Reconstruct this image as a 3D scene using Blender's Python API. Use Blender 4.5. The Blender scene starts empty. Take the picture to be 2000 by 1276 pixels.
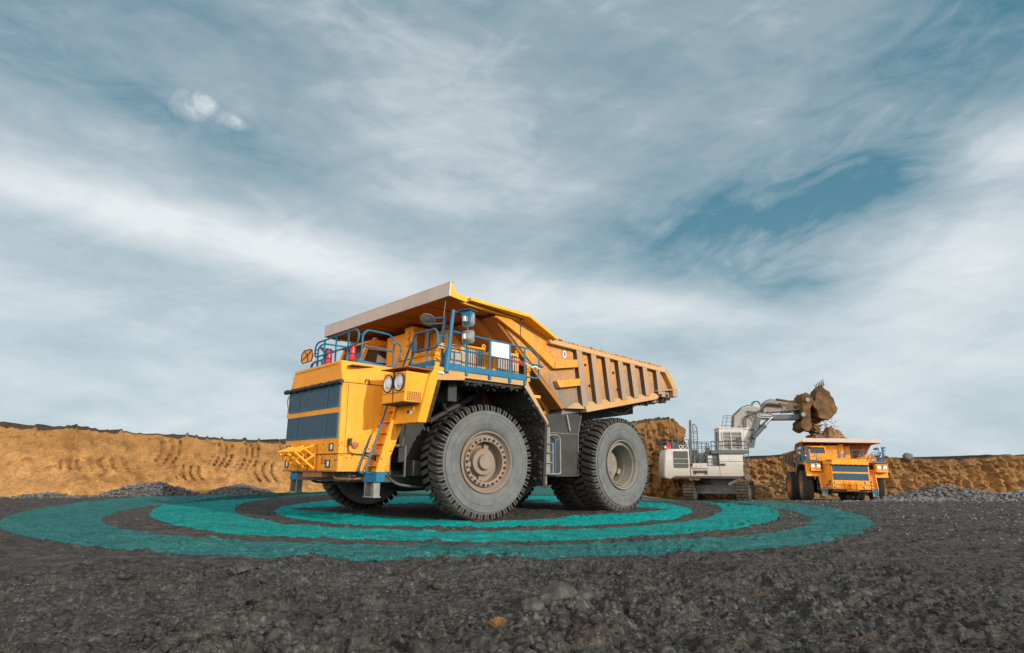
import bpy, math, random
import numpy as np
from mathutils import Vector, Matrix
random.seed(7)
rng = np.random.default_rng(11)
PI = math.pi
scene = bpy.context.scene
COL = scene.collection
CAM_H = 1.36

# ------------------------------------------------------------------ noise
_perm = rng.permutation(256)
_perm = np.concatenate([_perm, _perm, _perm])
_g = rng.normal(size=(256, 3)); _g /= np.linalg.norm(_g, axis=1)[:, None]

def noise3(x, y, z):
    x, y, z = np.broadcast_arrays(np.asarray(x, float), np.asarray(y, float), np.asarray(z, float))
    xi, yi, zi = np.floor(x).astype(int), np.floor(y).astype(int), np.floor(z).astype(int)
    xf, yf, zf = x-xi, y-yi, z-zi
    u, v, w = [t*t*t*(t*(t*6-15)+10) for t in (xf, yf, zf)]
    out = np.zeros(x.shape)
    for dx in (0, 1):
        for dy in (0, 1):
            for dz in (0, 1):
                h = _perm[_perm[_perm[(xi+dx) & 255]+((yi+dy) & 255)]+((zi+dz) & 255)]
                g = _g[h & 255]
                d = g[..., 0]*(xf-dx)+g[..., 1]*(yf-dy)+g[..., 2]*(zf-dz)
                out = out + d*(u if dx else 1-u)*(v if dy else 1-v)*(w if dz else 1-w)
    return out*1.5

def fbm(x, y, z, octs=4, lac=2.03, gain=.5):
    a, s, o = 1.0, 0.0, 0.0
    f = 1.0
    for i in range(octs):
        s = s+a*noise3(x*f+13.7*i, y*f-7.1*i, z*f+3.3*i); o += a; a *= gain; f *= lac
    return s/o

def ridge(x, y, z, octs=3):
    a, s, o, f = 1.0, 0.0, 0.0, 1.0
    for i in range(octs):
        s = s+a*(1-2*np.abs(noise3(x*f+5.2*i, y*f+9.1*i, z*f))); o += a; a *= .5; f *= 2.1
    return s/o

def sstep(a, b, x):
    t = np.clip((x-a)/(b-a), 0, 1); return t*t*(3-2*t)

# ------------------------------------------------------------------ materials
def new_mat(name):
    m = bpy.data.materials.new(name); m.use_nodes = True
    nt = m.node_tree
    return m, nt, nt.nodes['Principled BSDF']

class NT:
    """short hand for building node trees"""
    def __init__(s, nt): s.nt = nt
    def n(s, typ, **kw):
        nd = s.nt.nodes.new(typ)
        for k, v in kw.items():
            if k.startswith('i_'):
                nd.inputs[k[2:].replace('_', ' ')].default_value = v
            else: setattr(nd, k, v)
        return nd
    def l(s, a, b): s.nt.links.new(a, b)
    def coord(s, kind='Object'): return s.n('ShaderNodeTexCoord').outputs[kind]
    def mapping(s, vec, scale=(1, 1, 1), loc=(0, 0, 0)):
        m = s.n('ShaderNodeMapping'); m.inputs['Scale'].default_value = scale; m.inputs['Location'].default_value = loc
        s.l(vec, m.inputs['Vector']); return m.outputs['Vector']
    def noise(s, vec, scale, detail=4, rough=.55, dist=0):
        t = s.n('ShaderNodeTexNoise'); t.inputs['Scale'].default_value = scale; t.inputs['Detail'].default_value = detail
        t.inputs['Roughness'].default_value = rough; t.inputs['Distortion'].default_value = dist
        if vec is not None: s.l(vec, t.inputs['Vector'])
        return t.outputs['Fac']
    def voronoi(s, vec, scale, feature='F1'):
        t = s.n('ShaderNodeTexVoronoi'); t.feature = feature; t.inputs['Scale'].default_value = scale
        s.l(vec, t.inputs['Vector']); return t.outputs['Distance']
    def ramp(s, fac, stops):
        r = s.n('ShaderNodeValToRGB'); els = r.color_ramp.elements
        while len(els) < len(stops): els.new(.5)
        for e, (p, c) in zip(els, stops):
            e.position = p; e.color = (c[0], c[1], c[2], 1) if not isinstance(c, (int, float)) else (c, c, c, 1)
        s.l(fac, r.inputs['Fac']); return r.outputs['Color']
    def mix(s, fac, a, b):
        m = s.n('ShaderNodeMix'); m.data_type = 'RGBA'
        for sock, v in ((m.inputs[0], fac), (m.inputs[6], a), (m.inputs[7], b)):
            if isinstance(v, (tuple, list)): sock.default_value = (v[0], v[1], v[2], 1)
            elif isinstance(v, (int, float)): sock.default_value = v
            else: s.l(v, sock)
        return m.outputs[2]
    def math(s, op, a, b=None, c=None):
        m = s.n('ShaderNodeMath'); m.operation = op
        for i, v in enumerate((a, b, c)):
            if v is None: continue
            if isinstance(v, (int, float)): m.inputs[i].default_value = v
            else: s.l(v, m.inputs[i])
        return m.outputs[0]
    def sep(s, vec):
        m = s.n('ShaderNodeSeparateXYZ'); s.l(vec, m.inputs[0]); return m.outputs
    def bump(s, h, strength=.3, dist=.02):
        b = s.n('ShaderNodeBump'); b.inputs['Strength'].default_value = strength; b.inputs['Distance'].default_value = dist
        s.l(h, b.inputs['Height']); return b.outputs['Normal']

def paint(name, base, dust=(.30, .21, .14), dust_amt=.35, rough=.42, speck=False, low=None, metallic=0.0, streak=.25, scale=1.0, dthr=(.45, .68)):
    """weathered paint: worn tint, dust patches, vertical streaks, mud specks near the bottom"""
    m, nt, b = new_mat(name); k = NT(nt)
    co = k.coord('Object')
    n1 = k.noise(co, .9*scale, 6, .6)
    n2 = k.noise(k.mapping(co, (6, 6, .7)), 1.6*scale, 5, .6)
    n3 = k.noise(co, 14*scale, 4, .6)
    dark = tuple(c*.80 for c in base); lite = tuple(min(1, c*1.1) for c in base)
    c = k.mix(k.ramp(n1, [(.3, 0), (.7, 1)]), dark, lite)
    d = k.math('MULTIPLY', k.ramp(n2, [(.48, 0), (.78, 1)]), streak)
    c = k.mix(d, c, tuple(x*.45 for x in base))
    f = k.math('MULTIPLY', k.ramp(k.math('ADD', k.math('MULTIPLY', n1, .6), k.math('MULTIPLY', n3, .4)), [(dthr[0], 0), (dthr[1], 1)]), dust_amt)
    c = k.mix(f, c, dust)
    if low:
        z = k.sep(co)[2]
        zz = k.math('ADD', z, k.math('MULTIPLY', k.math('SUBTRACT', n2, .5), low[2]))
        lo = k.n('ShaderNodeMapRange'); lo.inputs[1].default_value = low[0]; lo.inputs[2].default_value = low[1]
        lo.inputs[3].default_value = low[3]; lo.inputs[4].default_value = 0
        k.l(zz, lo.inputs[0]); c = k.mix(lo.outputs[0], c, low[4] if len(low) > 4 else dust)
    if speck:
        z = k.sep(co)[2]
        v = k.voronoi(k.mapping(co, (1, 1, 1)), 11.0)
        sz = k.n('ShaderNodeMapRange'); sz.inputs[1].default_value = 1.2; sz.inputs[2].default_value = 3.4
        sz.inputs[3].default_value = .34; sz.inputs[4].default_value = .06
        k.l(z, sz.inputs[0])
        big = k.noise(co, 3.1, 2)
        thr = k.math('MULTIPLY', sz.outputs[0], k.ramp(big, [(.35, .25), (.65, 1.25)]))
        c = k.mix(k.math('MULTIPLY', k.math('LESS_THAN', v, thr), .85), c, (.10, .045, .015))
    k.l(c, b.inputs['Base Color'])
    rr = k.math('ADD', rough, k.math('MULTIPLY', n3, .25)); k.l(rr, b.inputs['Roughness'])
    b.inputs['Metallic'].default_value = metallic
    b.inputs['Specular IOR Level'].default_value = .25
    k.l(k.bump(n3, .12, .01), b.inputs['Normal'])
    return m

def simple(name, base, rough=.6, metallic=0.0, var=.25, scale=6.0, bump=.15):
    m, nt, b = new_mat(name); k = NT(nt); co = k.coord('Object')
    n = k.noise(co, scale, 6, .62)
    c = k.mix(k.ramp(n, [(.3, 0), (.7, 1)]), tuple(x*(1-var) for x in base), tuple(min(1, x*(1+var)) for x in base))
    k.l(c, b.inputs['Base Color']); b.inputs['Roughness'].default_value = rough; b.inputs['Metallic'].default_value = metallic
    if bump: k.l(k.bump(n, bump, .02), b.inputs['Normal'])
    return m

YEL = (.90, .328, .012)
M = {}
M['paint'] = paint('yellow_paint', YEL, dust_amt=.22, streak=.38, speck=True, low=(.9, 1.9, 1.0, .35, (.32, .15, .04)))
M['paint_clean'] = paint('yellow_cabin_paint', YEL, dust_amt=.18, streak=.32)
M['bright'] = paint('bright_yellow_paint', (.87, .36, .013), dust_amt=.08, streak=.1)
M['bed'] = paint('dusty_bed_paint', (.76, .29, .02), dust=(.36, .235, .15), dust_amt=.75, rough=.6, streak=.5, scale=.8)
M['bed_rib'] = paint('dusty_rib_paint', (.50, .285, .135), dust=(.27, .205, .16), dust_amt=1.0, rough=.65, streak=.6, low=(3.3, 5.0, 1.6, .65, (.24, .19, .155)), dthr=(.36, .60))
M['rib_web'] = paint('dark_rib_web', (.085, .065, .048), dust=(.13, .10, .08), dust_amt=.8, rough=.8, streak=.5)  # dark tone for the rib faces turned fore and aft, picked by normal
M['bed_dust'] = paint('bed_rail_dust', (.60, .30, .075), dust=(.40, .265, .155), dust_amt=1.0, rough=.8, streak=.5, scale=2.2, dthr=(.38, .58))
M['bed_panel'] = paint('bed_panel_paint', (.74, .30, .03), dust=(.20, .165, .14), dust_amt=1.0, rough=.6, streak=.75, scale=.8, low=(3.3, 4.9, 2.2, 1.0, (.17, .145, .125)), dthr=(.40, .62))
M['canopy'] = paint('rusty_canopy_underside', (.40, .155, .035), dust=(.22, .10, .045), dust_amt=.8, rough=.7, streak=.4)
M['fascia'] = paint('dusty_canopy_edge', (.54, .44, .395), dust=(.46, .37, .33), dust_amt=.9, rough=.75, streak=.3)
M['blue'] = paint('blue_rail_paint', (.007, .135, .255), dust=(.16, .17, .18), dust_amt=.12, rough=.4, streak=.2, scale=3)
M['grille'] = None
M['tank'] = simple('shaded_tank_steel', (.028, .0265, .025), .7, 0, .35, 2.5)  # base darkened so the tank carries its shadow in the colour
M['dark'] = simple('dark_greasy_steel', (.026, .025, .025), .7, 0, .35, 3)
M['frame'] = simple('grey_chassis_steel', (.075, .072, .068), .65, 0, .3, 2.5)
M['steel'] = simple('worn_grey_steel', (.20, .19, .18), .55, .2, .3, 5)
M['mud'] = simple('caked_black_mud', (.032, .029, .027), .95, 0, .5, 9, .9)
M['black'] = simple('black_rubber', (.012, .012, .012), .6, 0, .3)
M['red'] = simple('red_gloss_paint', (.50, .016, .026), .35, 0, .2)
M['white'] = simple('white_panel', (.60, .595, .58), .55, 0, .06, 3, .03)
M['resistor'] = simple('resistor_grey', (.30, .28, .265), .5, .1, .2, 5)
M['mirror_back'] = simple('mirror_grey', (.20, .21, .215), .3, .2, .2)
M['orange'] = simple('orange_mirror_back', (.80, .26, .02), .45, 0, .2)
M['rim_front'] = paint('dusty_front_rim', (.25, .18, .135), dust=(.175, .155, .14), dust_amt=1.0, rough=.6, streak=.5, scale=3)
M['rim_rear'] = paint('dusty_rear_rim', (.205, .19, .155), dust=(.25, .22, .175), dust_amt=.6, rough=.6, streak=.3, scale=3)
M['rim_yellow'] = paint('yellow_rim', (.66, .25, .025), dust_amt=.25, rough=.5, scale=3)
M['dirtsteel'] = paint('muddy_bucket_steel', (.085, .05, .026), dust=(.24, .125, .045), dust_amt=.95, rough=.9, streak=.5, scale=1.5)
M['exc'] = paint('off_white_machine_paint', (.54, .53, .51), dust=(.27, .245, .21), dust_amt=.75, rough=.5, streak=.45, low=(2.3, 4.6, 1.5, .75, (.22, .185, .15)), scale=.7)
M['exc_boom'] = paint('off_white_boom_paint', (.30, .29, .27), dust=(.15, .125, .10), dust_amt=.6, rough=.55, streak=.4)
M['exc_stick'] = paint('dirty_stick_paint', (.25, .23, .20), dust=(.20, .13, .075), dust_amt=.85, rough=.65, streak=.5)
M['exc_dark'] = simple('grey_machine_paint', (.075, .083, .09), .55, 0, .3, 2)
M['track'] = paint('track_steel', (.055, .05, .046), dust=(.20, .15, .10), dust_amt=.6, rough=.6, metallic=.2, scale=3)
M['chrome'] = simple('chrome_rod', (.6, .6, .6), .2, .9, .05)
M['hose'] = simple('hydraulic_hose', (.02, .02, .021), .5, 0, .2)
M['rust'] = simple('rusty_steel', (.30, .12, .045), .8, 0, .4, 8)

def glass_mat(name, col, rough=.08):
    m, nt, b = new_mat(name)
    b.inputs['Base Color'].default_value = (*col, 1); b.inputs['Roughness'].default_value = rough
    b.inputs['Specular IOR Level'].default_value = .6
    k = NT(nt); n = k.noise(k.coord('Object'), 1.2, 3)
    k.l(k.mix(n, tuple(c*.5 for c in col), tuple(c*1.5 for c in col)), b.inputs['Base Color'])
    return m
M['glass'] = glass_mat('dark_cab_glass', (.035, .042, .05))
M['lens'] = glass_mat('headlight_lens', (.62, .64, .66), .15)
M['reflector'] = simple('headlight_reflector', (.62, .60, .58), .25, .55, .15, 12, 0)

def grille_mat():
    m, nt, b = new_mat('blue_perforated_grille'); k = NT(nt); co = k.coord('Object')
    s = k.sep(co)
    # perforation: round-cornered holes on a grid in the panel's own Y/Z
    fy = k.math('FRACT', k.math('MULTIPLY', s[1], 12.0)); fz = k.math('FRACT', k.math('MULTIPLY', s[2], 15.0))
    ay = k.math('LESS_THAN', k.math('ABSOLUTE', k.math('SUBTRACT', fy, .5)), .33)
    az = k.math('LESS_THAN', k.math('ABSOLUTE', k.math('SUBTRACT', fz, .5)), .31)
    hole = k.math('MULTIPLY', ay, az)
    n = k.noise(co, 2.2, 4)
    inner = k.mix(k.ramp(n, [(.35, 0), (.7, 1)]), (.003, .004, .005), (.035, .022, .018))
    web = k.mix(k.noise(co, 4, 5), (.014, .062, .105), (.026, .105, .17))
    k.l(k.mix(hole, web, inner), b.inputs['Base Color']); b.inputs['Roughness'].default_value = .55
    k.l(k.bump(k.math('SUBTRACT', 1, hole), .6, .02), b.inputs['Normal'])
    return m
M['grille'] = grille_mat()

def tyre_mat():
    m, nt, b = new_mat('dusty_tyre_rubber'); k = NT(nt); co = k.coord('Object')
    s = k.sep(co)
    r = k.math('SQRT', k.math('ADD', k.math('MULTIPLY', s[0], s[0]), k.math('MULTIPLY', s[2], s[2])))
    n = k.noise(co, 3.0, 6, .6); n2 = k.noise(co, 22, 4, .65)
    ang = k.math('ARCTAN2', s[2], s[0])
    # fine radial scratches and moulding rings of the sidewall
    cmb = k.n('ShaderNodeCombineXYZ'); k.l(k.math('MULTIPLY', ang, 14), cmb.inputs[0]); k.l(k.math('MULTIPLY', r, 2), cmb.inputs[1])
    ns = k.noise(cmb.outputs[0], 1.6, 5, .7)
    wall = k.mix(k.ramp(n, [(.3, 0), (.72, 1)]), (.092, .096, .10), (.148, .150, .154))
    wall = k.mix(k.math('MULTIPLY', k.ramp(ns, [(.5, 0), (.75, 1)]), .35), wall, (.10, .095, .092))
    for rr in (.985, 1.13, 1.30):
        d = k.math('ABSOLUTE', k.math('SUBTRACT', r, rr))
        wall = k.mix(k.math('MULTIPLY', k.math('LESS_THAN', d, .006), .5), wall, (.07, .07, .07))
    tread = k.mix(k.ramp(n2, [(.3, 0), (.75, 1)]), (.028, .026, .025), (.085, .078, .072))
    gap = k.math('MULTIPLY', k.math('LESS_THAN', r, 1.44), k.math('GREATER_THAN', k.math('ABSOLUTE', s[1]), .022))
    tread = k.mix(k.math('MULTIPLY', gap, .85), tread, (.014, .013, .012))
    f = k.n('ShaderNodeMapRange'); f.inputs[1].default_value = 1.345; f.inputs[2].default_value = 1.36
    k.l(r, f.inputs[0])
    # shoulder faces of the lugs keep some of the sidewall's dust
    ay = k.math('ABSOLUTE', s[1])
    sh = k.math('LESS_THAN', ay, .045)
    tread = k.mix(k.math('MULTIPLY', sh, .5), tread, (.10, .095, .09))
    k.l(k.mix(f.outputs[0], wall, tread), b.inputs['Base Color'])
    b.inputs['Roughness'].default_value = .85; b.inputs['Specular IOR Level'].default_value = .2
    k.l(k.bump(k.math('ADD', n2, k.math('MULTIPLY', ns, .5)), .25, .02), b.inputs['Normal'])
    return m
M['tyre'] = tyre_mat()

def ground_mat(name, teal=0.0, tealc=(.0, .215, .205)):
    m, nt, b = new_mat(name); k = NT(nt); co = k.coord('Object')
    n1 = k.noise(k.mapping(co, (.55, 1.3, 1)), .35, 6, .62, .4); n2 = k.noise(k.mapping(co, (.7, 1.2, 1)), 3.5, 7, .70); n3 = k.noise(co, 24, 5, .7)
    c = k.mix(k.ramp(n2, [(.34, 0), (.64, 1)]), (.018, .0170, .0163), (.112, .105, .100))
    c = k.mix(k.math('MULTIPLY', k.ramp(n1, [(.42, 0), (.62, 1)]), .60), c, k.mix(n3, (.045, .043, .042), (.115, .108, .103)))
    c = k.mix(k.math('MULTIPLY', k.ramp(n3, [(.5, 0), (.75, 1)]), .6), c, (.125, .118, .112))
    # dry pale crust against moist dark earth, dragged out along the haul direction
    np_ = k.noise(k.mapping(co, (.55, 1.5, 1)), 1.15, 6, .66, .7)
    c = k.mix(k.math('MULTIPLY', k.ramp(np_, [(.54, 0), (.66, 1)]), .65), c, (.150, .141, .134))
    c = k.mix(k.math('MULTIPLY', k.ramp(np_, [(.34, 1), (.47, 0)]), .65), c, (.021, .0197, .0187))
    # grit: every pebble-sized cell has its own tone
    for sc_, am in ((34.0, .50), (11.0, .18)):
        vc = k.n('ShaderNodeTexVoronoi'); vc.inputs['Scale'].default_value = sc_; vc.inputs['Randomness'].default_value = 1; k.l(co, vc.inputs['Vector'])
        g_ = k.sep(vc.outputs['Color'])[0]
        c = k.mix(k.math('MULTIPLY', k.ramp(n1, [(.38, .35), (.60, 1.0)]), am), c, k.ramp(g_, [(.0, (.007, .0066, .0062)), (.45, (.044, .042, .0402)), (.8, (.108, .103, .0985)), (.97, (.23, .22, .21))]))
    # ochre smears where clay was carried over the coal
    n4 = k.noise(co, 1.1, 6, .7, .6); n5 = k.noise(co, 7, 5, .7)
    och = k.math('MULTIPLY', k.ramp(n4, [(.57, 0), (.69, 1)]), k.ramp(n5, [(.5, 0), (.66, 1)]))
    c = k.mix(k.math('MULTIPLY', och, .8), c, (.30, .15, .055))
    # pale grit
    v = k.voronoi(co, 13.0)
    c = k.mix(k.math('MULTIPLY', k.math('LESS_THAN', v, .11), k.ramp(n2, [(.45, 0), (.6, 1)])), c, (.27, .26, .25))
    # loose lighter gravel towards the far right of the yard
    s = k.sep(co)
    gx = k.n('ShaderNodeMapRange'); gx.inputs[1].default_value = 14; gx.inputs[2].default_value = 30; k.l(s[0], gx.inputs[0])
    gy = k.n('ShaderNodeMapRange'); gy.inputs[1].default_value = 26; gy.inputs[2].default_value = 44; k.l(s[1], gy.inputs[0])
    g = k.math('MULTIPLY', k.math('MULTIPLY', gx.outputs[0], gy.outputs[0]), .8)
    c = k.mix(g, c, k.mix(k.ramp(n3, [(.35, 0), (.68, 1)]), (.055, .052, .052), (.20, .19, .185)))
    # tan clay floor in front of the working face
    tx = k.n('ShaderNodeMapRange'); tx.inputs[1].default_value = 57; tx.inputs[2].default_value = 62; k.l(k.math('ADD', s[1], k.math('MULTIPLY', n2, 6)), tx.inputs[0])
    c = k.mix(k.math('MULTIPLY', tx.outputs[0], .9), c, k.mix(n2, (.20, .115, .05), (.42, .25, .11)))
    if teal: 
        tc = k.mix(k.ramp(n3, [(.3, 0), (.7, 1)]), tuple(x*.8 for x in tealc), tuple(x*1.12 for x in tealc))
        # the paint film follows the grit below it: dark in the hollows, pale on the stones
        lum = k.n('ShaderNodeRGBToBW'); k.l(c, lum.inputs[0])
        rel = k.n('ShaderNodeMapRange'); rel.inputs[1].default_value = .012; rel.inputs[2].default_value = .12; rel.inputs[3].default_value = .45; rel.inputs[4].default_value = 1.7; k.l(lum.outputs[0], rel.inputs[0])
        vm = k.n('ShaderNodeVectorMath'); vm.operation = 'SCALE'; k.l(tc, vm.inputs[0]); k.l(rel.outputs[0], vm.inputs['Scale'])
        c = k.mix(teal, c, vm.outputs[0])
    k.l(c, b.inputs['Base Color'])
    b.inputs['Roughness'].default_value = .95; b.inputs['Specular IOR Level'].default_value = .08
    h = k.math('ADD', k.math('MULTIPLY', n2, .8), k.math('ADD', k.math('MULTIPLY', n3, .5), k.math('MULTIPLY', k.noise(co, 70, 3, .7), .2)))
    k.l(k.bump(h, 1.0 if not teal else .7, .09), b.inputs['Normal'])
    return m
M['ground'] = ground_mat('dark_coal_ground')
RINGS = [  # name, label, outer ellipse, inner ellipse, paint strength, colour
    ('painted_ring', 'widest and dullest teal ring on the ground, outermost of the three bands', .60, (.002, .165, .165)),
    ('painted_ring', 'middle teal ring on the ground between the dull outer band and the bright disc', .84, (.0, .225, .215)),
    ('painted_disc', 'bright teal painted disc in front of and around the wheels of the big truck', .95, (.0, .275, .262)),
]
ring_mats = [ground_mat('teal_ground_paint_%s' % w, RINGS[i][2], RINGS[i][3]) for i, w in enumerate(('dull', 'mid', 'bright'))]

def clay_mat(name, ca, cb, cc):
    m, nt, b = new_mat(name); k = NT(nt); co = k.coord('Object')
    n1 = k.noise(co, .22, 5, .6); n2 = k.noise(co, 1.6, 7, .66); n3 = k.noise(co, 9, 6, .7)
    nv = k.noise(k.mapping(co, (1, 1, .25)), 1.1, 6, .65)
    c = k.mix(k.ramp(n2, [(.32, 0), (.66, 1)]), ca, cb)
    c = k.mix(k.math('MULTIPLY', k.ramp(nv, [(.45, 0), (.72, 1)]), .55), c, tuple(x*1.05 for x in ca))
    c = k.mix(k.math('MULTIPLY', k.ramp(n1, [(.45, 0), (.65, 1)]), .5), c, cc)
    c = k.mix(k.math('MULTIPLY', k.ramp(n3, [(.50, 0), (.68, 1)]), .7), c, (.13, .075, .038))
    att = k.n('ShaderNodeAttribute'); att.attribute_name = 'top_soil'
    sub = k.n('ShaderNodeMapRange'); sub.inputs[1].default_value = .02; sub.inputs[2].default_value = .42; sub.inputs[4].default_value = .62; k.l(k.math('ADD', att.outputs['Fac'], k.math('MULTIPLY', k.math('SUBTRACT', n2, .5), .25)), sub.inputs[0])
    c = k.mix(sub.outputs[0], c, k.mix(n2, tuple(x*.75 for x in ca), tuple(x*.62 for x in cb)))
    f = k.math('ADD', att.outputs['Fac'], k.math('MULTIPLY', k.math('SUBTRACT', n2, .5), .9))
    c = k.mix(k.ramp(f, [(.5, 0), (.68, 1)]), c, k.mix(n3, (.035, .026, .02), (.11, .075, .05)))
    k.l(c, b.inputs['Base Color']); b.inputs['Roughness'].default_value = .95; b.inputs['Specular IOR Level'].default_value = .15
    k.l(k.bump(k.math('ADD', n2, k.math('MULTIPLY', n3, .6)), 1.0, .30), b.inputs['Normal'])
    return m
M['clay'] = clay_mat('ochre_clay', (.15, .07, .026), (.46, .245, .092), (.40, .22, .09))
M['clay_light'] = clay_mat('sandy_clay', (.27, .128, .044), (.68, .36, .128), (.62, .345, .14))
def rock_mat(name, a, bb, ochre=.15, teal=0, tealc=(0, 0, 0)):
    m, nt, b = new_mat(name); k = NT(nt); co = k.coord('Object')
    n1 = k.noise(co, 1.3, 4, .6); n2 = k.noise(co, 17, 6, .65)
    gi = k.noise(co, 5, 2)
    c = k.mix(k.ramp(k.math('ADD', k.math('MULTIPLY', n2, .5), k.math('MULTIPLY', gi, .5)), [(.38, 0), (.62, 1)]), a, bb)
    c = k.mix(k.math('MULTIPLY', k.ramp(n1, [(.58, 0), (.64, 1)]), ochre), c, (.36, .19, .07))
    if teal: c = k.mix(teal, c, tealc)
    k.l(c, b.inputs['Base Color']); b.inputs['Roughness'].default_value = .9
    k.l(k.bump(n2, .6, .03), b.inputs['Normal'])
    return m
M['rock'] = rock_mat('grey_broken_rock', (.04, .039, .039), (.15, .146, .146))
M['clod'] = rock_mat('dark_clods', (.020, .0185, .0175), (.080, .074, .069))
M['gravel'] = rock_mat('pale_gravel', (.055, .054, .056), (.23, .225, .225), .05)
M['soil'] = rock_mat('brown_soil', (.11, .058, .025), (.30, .165, .07), .4)
rock_teal = [rock_mat('painted_clods_%s' % w, (.03, .027, .026), (.12, .11, .10), .1, RINGS[i][2], RINGS[i][3]) for i, w in enumerate(('dull', 'mid', 'bright'))]

# ------------------------------------------------------------------ mesh building
class MB:
    def __init__(s): s.v = []; s.f = []
    def add(s, vs, fs):
        o = len(s.v); s.v += [tuple(map(float, p)) for p in vs]; s.f += [tuple(i+o for i in f) for f in fs]; return s
    def hexa(s, p):  # 8 pts: bottom ring 0-3, top ring 4-7
        return s.add(p, [(3, 2, 1, 0), (4, 5, 6, 7), (0, 1, 5, 4), (1, 2, 6, 5), (2, 3, 7, 6), (3, 0, 4, 7)])
    def box(s, x0, x1, y0, y1, z0, z1):
        x0, x1 = sorted((x0, x1)); y0, y1 = sorted((y0, y1)); z0, z1 = sorted((z0, z1))
        return s.hexa([(x0, y0, z0), (x1, y0, z0), (x1, y1, z0), (x0, y1, z0), (x0, y0, z1), (x1, y0, z1), (x1, y1, z1), (x0, y1, z1)])
    def prism(s, poly, a, b, axis='Y'):
        """polygon in the plane across AXIS, extruded from a to b. Y: (x,z); X: (y,z); Z: (x,y)"""
        def P(p, t): return {'Y': (p[0], t, p[1]), 'X': (t, p[0], p[1]), 'Z': (p[0], p[1], t)}[axis]
        ar = sum(poly[i][0]*poly[(i+1) % len(poly)][1]-poly[(i+1) % len(poly)][0]*poly[i][1] for i in range(len(poly)))
        if ar < 0: poly = poly[::-1]
        lo, hi = min(a, b), max(a, b); n = len(poly)
        vs = [P(p, lo) for p in poly]+[P(p, hi) for p in poly]
        fl = axis == 'Y'
        A = tuple(range(n)); B = tuple(range(n, 2*n))
        fs = [A[::-1] if not fl else A, B if not fl else B[::-1]]
        for i in range(n):
            j = (i+1) % n; q = (i, j, j+n, i+n); fs.append(q if not fl else q[::-1])
        return s.add(vs, fs)
    def loft(s, r0, r1):
        n = len(r0); fs = [tuple(range(n))[::-1], tuple(range(n, 2*n))]
        fs += [(i, (i+1) % n, (i+1) % n+n, i+n) for i in range(n)]
        return s.add(list(r0)+list(r1), fs)
    def tube(s, pts, r, n=8, fillet=0, closed=False):
        P = [Vector(p) for p in pts]
        if fillet and len(P) > 2:
            out = [P[0]]
            for i in range(1, len(P)-1):
                a, b, c = P[i-1], P[i], P[i+1]
                d = min(fillet, (a-b).length*.48, (c-b).length*.48)
                p0 = b+(a-b).normalized()*d; p2 = b+(c-b).normalized()*d
                for t in (0, .25, .5, .75, 1): out.append(p0*(1-t)**2+b*2*t*(1-t)+p2*t*t)
            out.append(P[-1]); P = out
        m = len(P); vs = []; up = None
        for i in range(m):
            t = (P[min(i+1, m-1)]-P[max(i-1, 0)])
            if t.length < 1e-9: t = Vector((0, 0, 1))
            t.normalize()
            if up is None: up = Vector((0, 0, 1)) if abs(t.z) < .9 else Vector((1, 0, 0))
            x = up.cross(t)
            if x.length < 1e-6: x = Vector((1, 0, 0)).cross(t)
            x.normalize(); y = t.cross(x); up = y
            rr = r if not isinstance(r, (list, tuple)) else r[i]
            vs += [P[i]+x*(math.cos(2*PI*k/n)*rr)+y*(math.sin(2*PI*k/n)*rr) for k in range(n)]
        fs = []
        for i in range(m-1):
            for k in range(n):
                a = i*n+k; b = i*n+(k+1) % n; fs.append((a, b, b+n, a+n))
        fs += [tuple(range(n))[::-1], tuple(range((m-1)*n, m*n))]
        return s.add(vs, fs)
    def cyl(s, a, b, r, n=16): return s.tube([a, b], r, n)
    def lathe(s, prof, n=48, c=(0, 0, 0), axis='Y', closed=False):
        """profile of (radius, offset along axis)"""
        vs = []; m = len(prof)
        for k in range(n):
            a = 2*PI*k/n; ca, sa = math.cos(a), math.sin(a)
            for r, t in prof:
                p = {'Y': (r*ca, t, r*sa), 'X': (t, r*ca, r*sa), 'Z': (r*ca, r*sa, t)}[axis]
                vs.append((p[0]+c[0], p[1]+c[1], p[2]+c[2]))
        fs = []
        for k in range(n):
            k2 = (k+1) % n
            for i in range(m if closed else m-1):
                j = (i+1) % m
                fs.append((k*m+i, k*m+j, k2*m+j, k2*m+i))
        return s.add(vs, fs)
    def xform(s, M4):
        s.v = [tuple(M4 @ Vector(p)) for p in s.v]; return s
    def build(s, name, mat, parent=None, bevel=0, angle=32, **props):
        me = bpy.data.meshes.new(name); me.from_pydata(s.v, [], s.f); me.validate()
        import bmesh
        bm = bmesh.new(); bm.from_mesh(me); bmesh.ops.recalc_face_normals(bm, faces=bm.faces[:])
        bm.to_mesh(me); bm.free()
        return link(me, name, mat, parent, bevel, angle, **props)

def link(me, name, mat, parent=None, bevel=0, angle=32, **props):
    if angle is not None:
        me.shade_smooth(); me.set_sharp_from_angle(angle=math.radians(angle))
    o = bpy.data.objects.new(name, me); COL.objects.link(o)
    if mat: me.materials.append(mat)
    if parent: o.parent = parent
    if bevel:
        b = o.modifiers.new('edge', 'BEVEL'); b.width = bevel; b.segments = 2; b.limit_method = 'ANGLE'; b.angle_limit = math.radians(40)
        b.use_clamp_overlap = True
    for k, v in props.items(): o[k] = v
    return o

def empty(name, loc, rot=(0, 0, 0), **props):
    o = bpy.data.objects.new(name, None); COL.objects.link(o); o.location = loc; o.rotation_euler = rot
    o.empty_display_size = .5
    for k, v in props.items(): o[k] = v
    return o

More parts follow.
